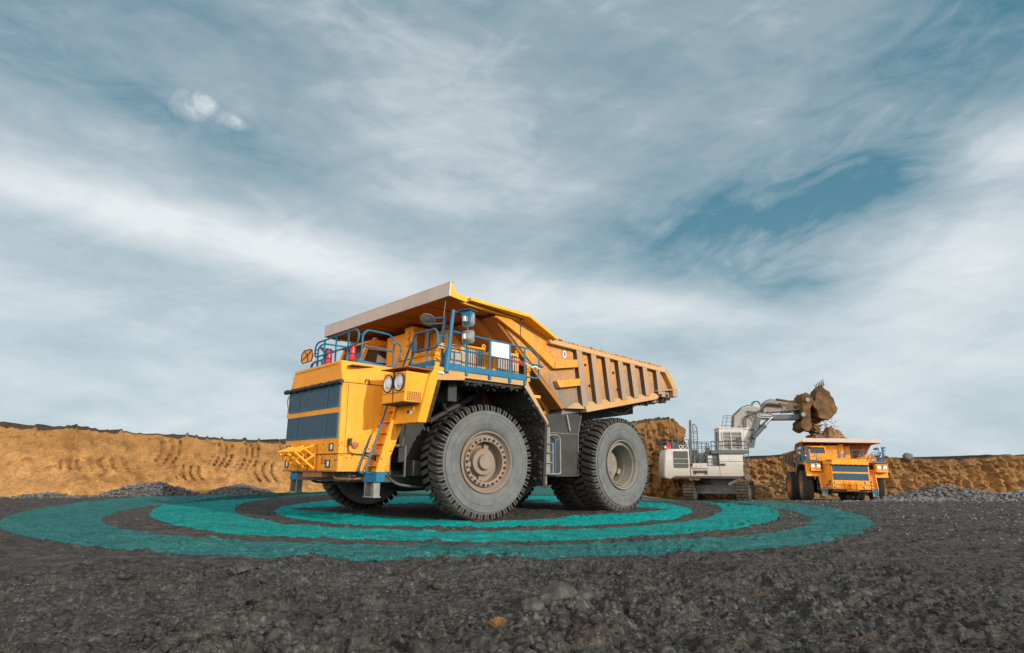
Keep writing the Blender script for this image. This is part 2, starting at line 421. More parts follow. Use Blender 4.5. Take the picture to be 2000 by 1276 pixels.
def from_np(name, verts, faces, mat, parent=None, smooth=True, **props):
    """faces: (n,3) or (n,4) int array"""
    me = bpy.data.meshes.new(name); n = len(verts); f = np.asarray(faces, dtype=np.int32)
    k = f.shape[1]
    me.vertices.add(n); me.vertices.foreach_set('co', np.asarray(verts, dtype=np.float32).ravel())
    me.loops.add(f.size); me.loops.foreach_set('vertex_index', f.ravel())
    me.polygons.add(len(f)); me.polygons.foreach_set('loop_start', np.arange(0, f.size, k, dtype=np.int32))
    me.update(calc_edges=True); me.validate()
    if smooth: me.shade_smooth()
    o = bpy.data.objects.new(name, me); COL.objects.link(o); me.materials.append(mat)
    if parent: o.parent = parent
    for kk, v in props.items(): o[kk] = v
    return o


# ================================================================== DUMP TRUCK (x forward, y to its left, z up)
R = 1.53

def tyre_mesh(w=.98):
    mb = MB(); H = w/2
    half = [(.79, -.09), (.84, -.012), (.95, .036), (1.10, .05), (1.13, .05), (1.135, .043), (1.155, .043), (1.16, .05), (1.255, .042), (1.26, .052), (1.30, .048), (1.306, .022), (1.335, .014), (1.355, -.002), (1.362, -.03), (1.375, -.075), (1.40, -.15), (1.42, -.30)]
    prof = [(r, t) for r, t in half]+[(1.425, -H)]+[(r, -w-t) for r, t in half[::-1]]
    mb.lathe(prof, 96)
    N = 44; p = 2*PI/N
    def P(th, r, y): return (r*math.cos(th), y, r*math.sin(th))
    rr = random.Random(3)
    def lug(t0, t1, skew, pts):
        """pts: (y, r_bottom, r_top) stations from the shoulder inwards"""
        vs = []; n = len(pts)
        for y, rb, rt in pts:
            sk = skew*(-y if y > -H else w+y)
            vs += [P(t0+sk, rb, y), P(t1+sk, rb, y), P(t1+sk-.006, rt, y), P(t0+sk+.006, rt, y)]
        fs = [(0, 1, 2, 3), tuple(4*(n-1)+i for i in (3, 2, 1, 0))]
        for i in range(n-1):
            for k in range(4):
                a = 4*i+k; b = 4*i+(k+1) % 4; fs.append((a, b, b+4, a+4))
        mb.add(vs, fs)
    for side in (0, 1):
        for i in range(N):
            th = i*p+(p*.5 if side else 0); j = rr.uniform(-.008, .008)
            f = (lambda y: y) if not side else (lambda y: -w-y)
            st = [(.004, 1.34, 1.375), (-.006, 1.345, 1.48), (-.045, 1.35, 1.515), (-.13, 1.36, 1.53+j)]
            sk = .17
            lug(th, th+p*.27, sk, [(f(y), a, b) for y, a, b in st])
            lug(th+p*.38, th+p*.66, sk, [(f(y), a, b) for y, a, b in st])
            lug(th, th+p*.66, sk, [(f(y), a, b) for y, a, b in [(-.12, 1.36, 1.53+j), (-.30, 1.38, 1.535+j), (-H+.03, 1.40, 1.53+j)]])
    import bmesh
    me = bpy.data.meshes.new('tyre'); me.from_pydata(mb.v, [], mb.f)
    bm = bmesh.new(); bm.from_mesh(me); bmesh.ops.recalc_face_normals(bm, faces=bm.faces[:]); bm.to_mesh(me); bm.free()
    me.shade_smooth(); me.set_sharp_from_angle(angle=math.radians(34)); me.materials.append(M['tyre'])
    return me
TYRE = tyre_mesh()

def rim_front():
    mb = MB()
    mb.lathe([(.80, -.10), (.812, .005), (.795, .018), (.775, .01), (.735, -.10), (.705, -.125), (.665, -.12), (.655, -.06), (.645, -.045), (.56, -.045), (.535, -.055), (.525, -.32), (.30, -.34)], 72)
    return mb
def rim_bolts():
    mb = MB()
    for i in range(26):
        a = 2*PI*(i+.5)/26
        c = Vector((math.cos(a)*.605, -.05, math.sin(a)*.605))
        mb.cyl(c, c+Vector((0, .055, 0)), .026, 6)
        t = Vector((-math.sin(a), 0, math.cos(a)))
        if i % 2: mb.box(c.x-.022, c.x+.022, -.05, .015, c.z-.03, c.z+.03)
    return mb
def hub_front():
    mb = MB()
    mb.lathe([(.45, -.34), (.40, -.33), (.36, -.27), (.35, -.17), (.335, -.155), (.205, -.155), (.20, -.06), (.185, -.045), (.0, -.045)], 48)
    mb.box(-.33, -.21, -.154, -.149, -.03, -.015); mb.box(.22, .34, -.154, -.149, .06, .075)
    for a in (-1.15, 0.2, 2.2):
        mb.add([(math.cos(a+d)*r, t, math.sin(a+d)*r) for d in (-.18, .18) for r in (.32, .5) for t in (-.33, -.24)],
               [(0, 1, 3, 2), (4, 6, 7, 5), (0, 4, 5, 1), (2, 3, 7, 6), (1, 5, 7, 3), (0, 2, 6, 4)])
    return mb
def rim_rear():
    mb = MB()
    mb.lathe([(.785, -.10), (.795, .004), (.78, .016), (.755, .0), (.725, -.12), (.69, -.13), (.665, -.075), (.64, -.06), (.625, -.08), (.60, -.40), (.585, -.405), (.58, -.72), (.40, -.74)], 72)
    return mb
def hub_rear():
    mb = MB()
    mb.lathe([(.57, -.74), (.50, -.735), (.47, -.62), (.455, -.60), (.12, -.60), (.115, -.56), (.10, -.55), (.0, -.55)], 48)
    mb.box(.0, .42, -.6, -.585, -.012, .012)
    mb.lathe([(.06, -.605), (.06, -.57), (.0, -.57)], 16, (.16, 0, -.24)); mb.lathe([(.05, -.605), (.05, -.58), (.0, -.58)], 16, (-.2, 0, .22))
    mb.box(-.1, .08, -.63, -.52, -.60, -.45)
    return mb
_m = rim_front(); _nf = len(_m.f); _b = rim_bolts(); _m.add(_b.v, _b.f)
_a = _m.build('rim', M['rim_front']); RIMF = _a.data; bpy.data.objects.remove(_a); RIMF.materials.append(M['dark'])
for _p in list(RIMF.polygons)[_nf:]: _p.material_index = 1
_a = rim_rear().build('rim', M['rim_rear']); RIMR = _a.data; bpy.data.objects.remove(_a)

def wheel(root, x, y, front, steer=0, side=1, spin=0.0, inner=False):
    rz = (0 if side > 0 else PI)+steer
    hb = (hub_front() if front else hub_rear()).build('wheel', M['rim_front'] if front else M['rim_rear'], root)
    hb.location = (x, y, R); hb.rotation_euler = (0, spin, rz)
    def kid(me, name):
        o = bpy.data.objects.new(name, me); COL.objects.link(o); o.parent = hb; return o
    kid(TYRE, 'tyre')
    if not inner:
        kid(RIMF if front else RIMR, 'rim')
    return hb

def sy(s, a, b): return (s*a, s*b)

def make_truck():
    T = empty('dump_truck', (-3.06, 19.85, -1.36+CAM_H), (math.radians(-.07), math.radians(-.45), math.radians(222.22)))
    # ---------------- wheels
    st = -.112
    for s in (1, -1):
        px, py = 0-(3.745-2.25)*s*math.sin(st), s*2.25+(3.745-2.25)*s*math.cos(st)
        wheel(T, px, py, True, st, s, .35)
        wheel(T, -5.66, s*3.705, False, 0, s, 1.1)
        wheel(T, -5.66, s*2.62, False, 0, s, .4, True)
    # ---------------- chassis
    mb = MB()
    for s in (1, -1):
        mb.box(-8.6, 3.0, s*.75, s*1.25, 1.25, 2.1)
        mb.prism([(3.05, 1.0), (1.0, .95), (-.4, .62), (-2.2, .70), (-2.6, 1.25), (3.0, 1.3)], s*1.05, s*1.6)
    mb.box(2.5, 3.05, -1.3, 1.3, 1.0, 1.3); mb.box(-2.4, -1.6, -1.3, 1.3, 1.3, 2.2); mb.box(-8.8, -8.2, -1.3, 1.3, 1.5, 2.3)
    mb.cyl((-5.66, -2.0, R), (-5.66, 2.0, R), .72, 20)
    mb.box(-1.2, 1.2, -2.1, 2.1, 1.15, 1.9)
    mb.build('chassis', M['frame'], T, .02)
    mb = MB()   # engine bay and inner wheel arch
    mb.box(-1.2, 2.4, -1.5, 1.5, 1.3, 3.75)
    for s in (1, -1):
        mb.box(1.0, 1.9, s*1.5, s*2.1, 1.5, 3.7); mb.box(1.35, 1.75, s*2.05, s*2.6, 1.15, 1.55)
        mb.box(-1.15, -.8, s*1.5, s*1.9, 1.2, 3.7)
        mb.cyl((.0, s*2.05, 1.6), (.0, s*1.95, 3.75), .27, 16); mb.cyl((-.55, s*2.3, 3.5), (1.1, s*2.3, 2.6), .09, 8)
        mb.box(.9, 1.2, s*2.5, s*3.3, 3.1, 3.68); mb.cyl((1.6, s*3.2, 3.68), (.2, s*2.0, 2.7), .08, 8)
    mb.build('engine_bay', M['dark'], T, .02)
    for s in (1, -1):   # hoses and a service frame behind the ladder
        mb = MB()
        mb.tube([(2.1, s*2.0, 1.9), (2.1, s*2.0, 1.15), (2.1, s*2.75, 1.15), (2.1, s*2.75, 1.9), (2.1, s*2.0, 1.9)], .03, 6)
        mb.tube([(2.3, s*1.7, 1.25), (2.35, s*2.2, 1.2), (2.2, s*2.5, .95), (1.4, s*2.4, .85), (.8, s*2.0, .9)], .035, 8, .3)
        mb.tube([(2.1, s*2.6, 1.9), (2.05, s*2.62, 2.45)], .02, 6); mb.box(2.0, 2.4, s*1.9, s*2.5, 1.9, 1.96)
        mb.build('service_frame', M['frame'], T)
    # ---------------- hood
    f0 = [(3.44, -1.69, 1.25), (3.44, 1.69, 1.25), (3.45, 1.67, 3.59), (3.43, 1.45, 4.18), (3.43, -1.45, 4.18), (3.45, -1.67, 3.59)]
    r0 = [(2.15, -2.12, 1.25), (2.15, 2.12, 1.25), (2.15, 2.15, 3.52), (2.2, 2.14, 4.02), (2.2, -2.14, 4.02), (2.15, -2.15, 3.52)]
    hood = MB().loft(f0, r0).build('hood', M['paint'], T, .02)
    mb = MB()
    for s in (1, -1):     # seams, lifting eyes, corner folds
        a, b = Vector((3.455, s*1.685, 1.70)), Vector((2.3, s*2.085, 1.70))
        mb.tube([a, b], .011, 4); mb.tube([(3.45, s*1.675, 3.56), (2.25, s*2.125, 3.50)], .009, 4)
        mb.tube([(3.3, s*1.735, 1.3), (3.3, s*1.735, 3.5)], .006, 4)
        mb.tube([(2.9, s*1.885, 3.56), (2.9, s*1.93, 3.66), (2.82, s*1.95, 3.64), (2.8, s*1.93, 3.52)], .014, 6)
    mb.box(3.452, 3.462, -1.69, 1.69, 1.69, 1.712); mb.box(3.448, 3.455, -1.35, 1.35, 4.08, 4.088)
    mb.build('seam', M['dark'], hood)
    mb = MB(); mb.box(3.30, 3.47, -1.685, 1.685, 1.245, 1.29); mb.build('lower_lip', M['rust'], hood, .01)
    for z0, z1, w in ((2.92, 3.50, 1.60), (2.12, 2.77, 1.60)):
        g = MB(); g.box(3.452, 3.468, -w+.03, w-.03, z0+.02, z1-.02); g = g.build('grille', M['grille'], T)
        fr = MB()
        for s in (1, -1): fr.box(3.45, 3.478, s*(w-.03), s*w, z0, z1)
        fr.box(3.45, 3.478, -w+.03, w-.03, z1-.03, z1); fr.box(3.45, 3.478, -w+.03, w-.03, z0, z0+.04)
        for y in (-.9, .9): fr.box(3.468, 3.482, y-.022, y+.022, z0+.04, z1-.035)
        for y in (-1.25, -.55, -.2, .2, .55, 1.25): fr.box(3.466, 3.474, y-.008, y+.008, z0+.04, z1-.035)
        fr.build('grille_frame', M['blue'], g, .004)
    mb = MB(); pts = [(3.52, -1.82+3.6*i/24, 3.56+.012*math.sin(i*2.1)) for i in range(25)]
    mb.tube(pts, [.06+.008*math.sin(i*1.7)+.006*random.random() for i in range(25)], 12)
    for i in range(11): mb.tube([(3.52+.064*math.cos(a), -1.65+i*.32+.03*math.sin(a), 3.56+.066*math.sin(a)) for a in [k*PI/6 for k in range(13)]], .007, 4)
    mb.build('rolled_cover', M['black'], T)
    # bumper pockets with lamps
    for y, z in ((-1.45, 1.88), (1.28, 1.88), (-1.45, 1.45), (1.15, 1.45)):
        b = MB(); w, h = (.12, .10)
        b.box(3.452, 3.460, y-w, y+w, z-h, z+h); b = b.build('lamp_pocket', M['dark'], T)
        c = MB(); c.box(3.459, 3.475, y-.01, y+w-.03, z-h+.03, z+h-.03); c.build('lamp', M['lens'], b, .008)
    mb = MB(); mb.tube([(3.46, .80, 1.62), (3.47, .84, 1.52), (3.46, .80, 1.44)], .01, 5); mb.tube([(3.46, 1.0, 1.6), (3.47, 1.02, 1.5), (3.46, .92, 1.46)], .008, 5); mb.build('clip', M['dark'], T)
    # tow basket: a tubular yellow frame
    mb = MB()
    for y in (-.74, -.28, -.2, .34):
        y2 = y+.14
        A, B, Cc = (3.48, y2-.03, 1.96), (4.02, y, 1.76), (3.48, y2, 1.30)
        mb.tube([A, B], .032, 8); mb.tube([B, Cc], .032, 8); mb.tube([A, Cc], .028, 8)
        mb.tube([(3.72, y+.07, 1.53), (3.48, y2, 1.72)], .026, 8); mb.tube([(3.78, y+.05, 1.85), (3.48, y2, 1.62)], .026, 8)
    mb.tube([(4.02, -.74, 1.76), (4.02, .34, 1.76)], .022, 8); mb.tube([(3.8, -.69, 1.60), (3.8, .39, 1.60)], .022, 8); mb.tube([(3.62, -.64, 1.44), (3.62, .44, 1.44)], .022, 8)
    mb.build('tow_frame', M['paint_clean'], T)
    mb = MB(); mb.box(3.05, 3.40, -.45, .75, 1.10, 1.24); mb.tube([(3.2, 1.0, 1.24), (3.2, 1.1, 1.08), (3.0, 1.7, 1.06), (2.6, 2.0, 1.1)], .03, 8, .1)
    mb.tube([(3.2, -1.0, 1.24), (3.25, -.8, 1.1), (3.2, -.6, 1.2)], .02, 6, .1)
    mb.build('tow_eye', M['rust'], T, .01)
    for s in (1, -1):   # red lamp and its cable on the hood side
        c = Vector((3.06, s*1.86, 1.93)); n = Vector((.3, s*.95, 0))
        l = MB(); l.cyl(c-n*.05, c+n*.02, .085, 20); l.cyl(c+n*.02, c+n*.03, .05, 16); l = l.build('side_lamp', M['rust'], T)
        k = MB(); k.cyl(c+n*.028, c+n*.042, .03, 12); k.build('lens', M['red'], l)
        w = MB(); w.tube([c+Vector((.17, -s*.05, .15)), c+Vector((.17, -s*.05, -.15)), c+Vector((.1, 0, -.22)), c+Vector((-.25, s*.09, -.25)), c+Vector((-.5, s*.16, -.35))], .014, 6, .08)
        w.box(c.x+.13, c.x+.19, c.y-.07, c.y+.04, c.z-.02, c.z+.16); w.cyl(c+Vector((-.5, s*.17, -.40)), c+Vector((-.5, s*.17, -.28)), .03, 8); w.build('cable', M['black'], T)
    # ---------------- deck
    mb = MB(); mb.box(-1.2, 2.2, -3.68, 3.68, 3.83, 3.90); mb.box(2.05, 3.3, -1.9, 1.9, 4.0, 4.02)
    mb.build('deck', M['frame'], T)
    for s in (1, -1):
        mb = MB(); mb.box(-1.2, 1.9, s*3.66, s*3.72, 3.70, 3.86)
        mb.prism([(1.95, 3.55), (1.95, 3.86), (.95, 3.86), (.98, 3.64)], s*3.655, s*3.735)
        mb.box(1.9, 1.96, s*2.5, s*3.7, 3.78, 3.98)
        mb.build('fascia', M['bed_dust'], T, .01)
    for s in (1, -1):
        # fender: front leg, its panel, marker pocket, then the rear leg with caked mud
        f = MB(); f.prism([(2.42, 2.45), (2.16, 2.45), (1.83, 3.66), (1.60, 3.90), (1.90, 3.92), (2.10, 3.66)], s*2.6, s*3.74)
        f = f.build('fender', M['paint'], T, .03)
        q = MB(); q.box(2.31, 2.345, s*3.02, s*3.42, 2.56, 2.86); q = q.build('marker_plate', M['paint_clean'], f, .01)
        q2 = MB(); q2.box(2.345, 2.352, s*3.12, s*3.22, 2.63, 2.78); q2.build('marker_pocket', M['dark'], f)
        q3 = MB(); q3.cyl((2.345, s*3.31, 2.72), (2.362, s*3.31, 2.72), .05, 14); q3.build('marker_lamp', M['white'], f)
        q4 = MB(); q4.tube([(1.88, s*3.745, 3.76), (1.70, s*3.75, 3.75)], .035, 8); q4.build('side_marker', M['lens'], f)
        mb = MB()
        mb.prism([(2.16, 2.50), (1.83, 3.66), (1.70, 3.66), (2.05, 2.48)], s*2.7, s*3.70)
        rr = random.Random(5)
        for i in range(90):
            t = rr.random(); x = 2.13-(.33*t)-rr.uniform(0, .06); z = 2.5+1.15*t
            mb.cyl((x, s*(3.64+rr.uniform(-.2, .06)), z), (x+rr.uniform(-.05, .05), s*(3.66+rr.uniform(-.1, .06)), z+rr.uniform(-.07, .07)), rr.uniform(.02, .05), 5)
        for i in range(130):
            x = rr.uniform(-1.2, .95); z = 3.68-abs(rr.gauss(0, .05))
            mb.cyl((x, s*(3.60+rr.uniform(-.5, .08)), z), (x+rr.uniform(-.06, .06), s*(3.6+rr.uniform(-.5, .08)), z-rr.uniform(.0, .07)), rr.uniform(.02, .06), 5)
        mb.box(-1.2, .96, s*2.4, s*3.64, 3.62, 3.72)
        mb.build('mud_crust', M['mud'], T)
        rl = [(-1.2, 3.86), (-1.2, 3.70), (-2.13, 2.69), (-2.17, 2.60), (-2.19, 2.72), (-1.30, 3.86)]
        mb = MB(); mb.prism(rl, s*3.66, s*3.72); g = mb.build('rear_fender', M['bed_dust'], T, .01)
        mb = MB(); mb.prism([(-1.22, 3.70), (-2.07, 2.66), (-1.97, .90), (-2.07, .88), (-2.18, 2.68), (-1.30, 3.72)], s*1.9, s*3.70)
        for i in range(240):
            t = rr.random(); y = s*rr.uniform(2.2, 3.70)
            if t < .42: x, z = -1.22-.85*t/.42, 3.7-1.04*t/.42
            else: x, z = -2.06+.1*(t-.42)/.58, 2.66-1.7*(t-.42)/.58
            r = rr.uniform(.02, .06); mb.cyl((x+r*.4, y, z), (x-.02, y+rr.uniform(-.08, .03)*s, z+rr.uniform(-.1, .1)), r, 5)
        mb.build('mud_flap', M['mud'], g)
        # ladder
        lad = MB()
        lad.prism([(2.84, 1.25), (2.60, 1.25), (2.14, 2.40), (2.06, 3.2), (2.28, 3.2)], s*2.53, s*2.60)
        lad.prism([(2.84, 1.25), (2.70, 1.25), (2.14, 3.2), (2.24, 3.2)], s*1.94, s*1.99)
        lad.prism([(2.64, 1.25), (2.58, 1.25), (2.02, 3.2), (2.08, 3.2)], s*1.99, s*2.53)
        for i in range(7):
            z = 1.42+.285*i; x = 2.79-(z-1.25)*.295
            lad.prism([(x, z), (x-.16, z), (x-.16, z-.03), (x, z-.03)], s*1.99, s*2.53)
        lad = lad.build('ladder', M['paint'], T, .008)
        hr = MB()
        for y in (1.93, 2.30):
            hr.tube([(2.72, s*y, 1.20), (2.98, s*y, 1.24), (2.93, s*y, 1.42), (2.40, s*y, 3.1)], .026, 8, .12)
            for z in (1.75, 2.45, 3.05):
                x = 2.96-(z-1.3)*.312; hr.tube([(x, s*y, z), (x-.12, s*(y+.1), z-.02)], .016, 6)
        hr.build('handrail', M['blue'], lad)
        sb = MB(); sb.hexa([(2.62, s*1.97, 1.0), (2.84, s*1.97, 1.0), (2.84, s*2.60, 1.0), (2.62, s*2.60, 1.0), (2.55, s*1.97, 1.25), (2.82, s*1.97, 1.25), (2.82, s*2.60, 1.25), (2.55, s*2.60, 1.25)])
        sb.build('step_bracket', M['blue'], lad, .008)
        sl = MB()
        for y in (2.07, 2.50): sl.box(2.66, 2.84, s*(y-.025), s*(y+.025), .66, 1.0)
        sl.box(2.64, 2.86, s*2.02, s*2.55, .62, .66); sl.box(2.66, 2.69, s*2.07, s*2.5, .66, 1.0); sl.build('lower_step', M['steel'], lad, .006)
        # headlight box with two lamps, lower vent and a rain visor
        hi_, ho_ = (2.60, 3.65) if s > 0 else (2.45, 3.38); hm_ = (hi_+ho_)/2
        hx = MB()
        hx.hexa([(2.28, s*hi_, 2.95), (2.80, s*hi_, 2.95), (2.79, s*ho_, 2.95), (2.28, s*ho_, 2.95), (2.05, s*hi_, 3.71), (2.76, s*hi_, 3.73), (2.74, s*ho_, 3.71), (2.08, s*ho_, 3.70)])
        hx = hx.build('headlight_box', M['paint_clean'], T, .015)
        sm = MB(); sm.box(2.765, 2.80, s*(hm_-.01), s*(hm_+.01), 2.96, 3.72); sm.box(2.77, 2.80, s*(hi_+.01), s*(ho_-.01), 3.19, 3.196)
        sm.hexa([(2.2, s*hi_, 2.90), (2.77, s*hi_, 2.93), (2.77, s*(ho_-.03), 2.93), (2.3, s*(ho_-.03), 2.93), (2.2, s*hi_, 2.95), (2.77, s*hi_, 2.95), (2.77, s*(ho_-.03), 2.95), (2.3, s*(ho_-.03), 2.95)])
        sm.build('seam', M['dark'], hx)
        for y in (hm_-.265, hm_+.26):
            c = Vector((2.785, s*y, 3.45))
            rim = MB(); rim.lathe([(.225, -.03), (.232, .012), (.215, .022), (.205, .012), (.205, -.02)], 32, c, 'X'); hl = rim.build('headlight', M['black'], hx)
            rf = MB(); rf.lathe([(.205, .008), (.16, .004), (.15, .0), (.145, -.004), (.10, -.006), (.0, -.006)], 32, c, 'X'); rf.build('reflector', M['reflector'], hl)
            bl = MB(); bl.lathe([(.148, .004), (.12, .018), (.06, .026), (.0, .028)], 24, c, 'X'); bl.build('lens', M['lens'], hl)
            bu = MB(); bu.box(c.x+.02, c.x+.034, c.y-.03, c.y+.03, c.z-.11, c.z-.085); bu.build('bulb_clip', M['steel'], hl)
        v = MB()
        for i in range(7):
            x0 = 2.70-i*.060
            for j in range(6):
                z0 = 2.985+j*.038; v.box(x0-.036, x0, s*(ho_-.002), s*(ho_+.006), z0, z0+.027)
        v.build('vent', M['dark'], hx)
        vi = MB(); vi.hexa([(2.05, s*(hi_-.1), 3.80), (2.80, s*(hi_-.1), 3.83), (2.77, s*(ho_+.07), 3.80), (2.0, s*(ho_+.07), 3.79), (2.05, s*(hi_-.1), 3.82), (2.80, s*(hi_-.1), 3.85), (2.77, s*(ho_+.07), 3.82), (2.0, s*(ho_+.07), 3.81)])
        vi.box(2.55, 2.6, s*2.8, s*2.84, 3.72, 3.81); vi.box(2.55, 2.6, s*3.4, s*3.44, 3.70, 3.80); vi.build('visor', M['canopy'], hx)
        # railings of the side deck
        rl = MB(); y = s*3.74
        for x, z0, z1 in ((.945, 3.80, 4.86), (.13, 3.78, 4.84), (-.615, 3.76, 4.82), (-1.20, 3.74, 4.81)):
            rl.tube([(x, y, z0), (x, y, z1)], .03, 8); rl.box(x-.04, x+.04, y-.05, y+.03, z0-.03, z0+.12)
        rl.tube([(1.42, y, 4.90), (-1.22, y, 4.81), (-1.48, y, 4.82), (-1.80, y, 4.58), (-1.77, y, 3.96), (-1.2, y, 3.97)], .028, 8, .12)
        rl.tube([(1.45, y, 4.44), (-1.78, y, 4.36)], .024, 8)
        rl.box(-1.2, 1.62, s*3.735, s*3.755, 3.86, 4.02); rl.box(1.96, 1.975, s*2.5, s*3.74, 3.93, 4.07)
        # front run of that deck, and the looped hand-hold at its inner end
        rl.tube([(1.9, s*2.52, 3.95), (1.9, s*2.57, 4.78), (1.9, s*2.70, 4.93), (1.9, s*3.60, 4.92), (1.9, s*3.73, 4.80), (1.9, s*3.74, 4.48), (1.9, s*3.66, 4.42), (1.9, s*2.55, 4.44)], .028, 8, .1)
        rl.tube([(1.9, s*3.27, 3.95), (1.9, s*3.29, 4.93)], .026, 8); rl.tube([(1.9, s*3.70, 4.70), (1.62, s*3.72, 4.75)], .02, 6)
        rl.tube([(1.9, s*2.05, 4.0), (1.9, s*2.40, 4.55), (1.9, s*2.56, 4.75), (1.9, s*2.72, 4.70), (1.9, s*2.66, 4.45), (1.9, s*2.35, 4.0)], .028, 8, .1)
        rl.tube([(1.85, y, 4.46), (1.45, y, 4.44)], .022, 6)
        rl = rl.build('railing', M['blue'], T)
        ms = MB(); ms.tube([(1.60, y, 3.80), (1.43, y, 5.48)], .052, 10); ms.tube([(1.61, y, 3.78), (1.55, y, 4.40)], .075, 10)
        ms.tube([(1.60, s*3.50, 3.86), (1.47, s*3.42, 5.37)], .035, 8); ms.tube([(1.60, s*3.50, 3.80), (1.58, s*3.49, 4.05)], .055, 8)
        ms.tube([(1.43, y, 5.43), (1.22, s*3.95, 5.42), (1.12, s*3.98, 5.30), (1.13, s*3.98, 4.62), (1.22, s*3.95, 4.50), (1.45, y, 4.52)], .022, 8, .1)
        ms.tube([(1.47, s*3.42, 5.33), (1.78, s*3.02, 5.32), (1.84, s*2.94, 5.24), (1.78, s*3.02, 5.17), (1.48, s*3.42, 5.16)], .02, 8, .07)
        ms.tube([(1.53, s*3.5, 4.60), (1.72, s*3.5, 4.58)], .02, 6)
        ms = ms.build('mirror_mast', M['blue'], T)
        for z0, z1, bk in ((5.02, 5.44, 'blue'), (4.56, 4.94, 'mirror_back')):
            c = Vector((1.13, s*4.0, (z0+z1)/2)); h = (z1-z0)/2
            mm = MB(); W = .19
            outl = [(-W, -h*.7), (-W*.7, -h), (W*.7, -h), (W, -h*.7), (W, h*.7), (W*.7, h), (-W*.7, h), (-W, h*.7)]
            mm.loft([(-.05, a, b) for a, b in outl], [(.01, a*.96, b*.96) for a, b in outl]); mm.loft([(.01, a*.9, b*.9) for a, b in outl], [(.11, a*.35, b*.4) for a, b in outl])
            mm.xform(Matrix.Translation(c) @ Matrix.Rotation(s*.32, 4, 'Z')); mm = mm.build('mirror', M['mirror_back'], T, .008)
            hd = MB(); hd.box(c.x+.06, c.x+.15, c.y-.045, c.y+.045, c.z-.07, c.z+.07); hd.build('mirror_clamp', M['white'], mm, .01)
            if bk == 'blue':
                bb = MB(); bb.hexa([(.02, -.12, -.12), (.10, -.10, -.12), (.10, .10, -.12), (.02, .12, -.12), (.02, -.16, .215), (.12, -.16, .215), (.12, .16, .215), (.02, .16, .215)]); bb.box(-.16, .2, -.2, .2, .215, .235)
                bb.xform(Matrix.Translation(c) @ Matrix.Rotation(s*.32, 4, 'Z')); bb.build('mirror_hood', M['blue'], mm, .01)
        rm = MB(); rm.lathe([(.0, .03), (.14, .02), (.205, .0), (.21, -.012), (.19, -.02), (.10, -.07), (.0, -.085)], 28, axis='Z')
        rm.xform(Matrix.Translation((1.80, s*3.08, 5.27)) @ Matrix.Rotation(s*.2, 4, 'X') @ Matrix.Rotation(-.62, 4, 'Y') @ Matrix.Rotation(PI, 4, 'X') @ Matrix.Diagonal((1, 1.25, .8, 1))); rm.build('round_mirror', M['mirror_back'], T)
        wl = MB(); wl.box(1.58, 1.66, s*3.44, s*3.58, 4.43, 4.58); wl = wl.build('work_lamp', M['bright'], T, .01)
        w2 = MB(); w2.box(1.66, 1.667, s*3.46, s*3.56, 4.45, 4.56); w2.build('lens', M['lens'], wl)
        w3 = MB(); w3.lathe([(.0, .05), (.05, .04), (.06, .0), (.05, -.05), (.0, -.06)], 12, (-1.83, s*3.80, 4.34), 'X'); w3.box(-1.86, -1.8, s*3.72, s*3.78, 4.3, 4.38); w3.build('rear_lamp', M['mirror_back'], T)
        yr = MB(); yr.tube([(-1.45, s*3.3, 4.44), (-1.75, s*3.3, 4.44), (-1.82, s*3.3, 4.34), (-1.80, s*3.3, 3.92)], .025, 8, .1)
        yr.tube([(-1.62, s*3.42, 3.40), (-1.62, s*3.42, 4.42)], .035, 8); yr.box(-1.92, -1.62, s*3.42, s*3.66, 3.40, 3.48); yr.build('rear_rail', M['bright'], T)
    # sign panel on the left rail
    mb = MB(); mb.box(-.575, .09, 3.745, 3.762, 4.40, 4.82); mb.build('sign_panel', M['white'], T, .01)
    mb = MB(); mb.tube([(-.6, 3.765, 4.38), (-.9, 3.768, 4.345), (-1.17, 3.765, 4.32)], .022, 6); mb.build('barrier_tape', M['red'], T)
    mb = MB(); mb.tube([(-1.2, 3.775, 4.36), (-1.45, 3.78, 4.26), (-1.6, 3.775, 4.30), (-1.78, 3.775, 4.25)], .022, 6); mb.build('tied_rag', M['white'], T)
    # ---------------- deck furniture
    cb = MB()   # cab on the right-hand half
    cb.hexa([(-.55, -3.05, 4.0), (1.30, -3.05, 4.0), (1.30, -1.43, 4.0), (-.55, -1.43, 4.0), (-.55, -3.05, 4.75), (1.32, -3.05, 4.75), (1.32, -1.43, 4.75), (-.55, -1.43, 4.75)])
    for y in (-3.05, -1.53):
        cb.hexa([(1.17, y, 4.75), (1.32, y, 4.75), (1.32, y+.10, 4.75), (1.17, y+.10, 4.75), (.97, y, 5.37), (1.12, y, 5.37), (1.12, y+.10, 5.37), (.97, y+.10, 5.37)])
        cb.box(-.55, 1.0, y, y+.10, 5.2, 5.37)
        cb.box(-.55, .10, y, y+.10, 4.75, 5.2)
    cb.box(-.55, -.45, -2.95, -1.53, 4.75, 5.2)
    cb.prism([(1.19, 5.37), (-.58, 5.37), (-.58, 5.50), (-.4, 5.57), (.85, 5.55), (1.10, 5.46)], -3.1, -1.41)
    cb = cb.build('cab', M['paint_clean'], T, .025)
    g = MB(); g.hexa([(1.24, -2.94, 4.77), (1.25, -2.94, 4.77), (1.25, -1.54, 4.77), (1.24, -1.54, 4.77), (1.03, -2.94, 5.36), (1.04, -2.94, 5.36), (1.04, -1.54, 5.36), (1.03, -1.54, 5.36)]); g.build('windshield', M['glass'], cb)
    for y in (-1.475, -3.005):
        g = MB(); g.prism([(1.18, 4.77), (1.03, 5.19), (.11, 5.19), (.11, 4.77)], y-.005, y+.005); g.build('window', M['glass'], cb)
        g = MB(); g.box(.60, .64, y-.015, y+.015, 4.77, 5.19); g.build('window_bar', M['dark'], cb)
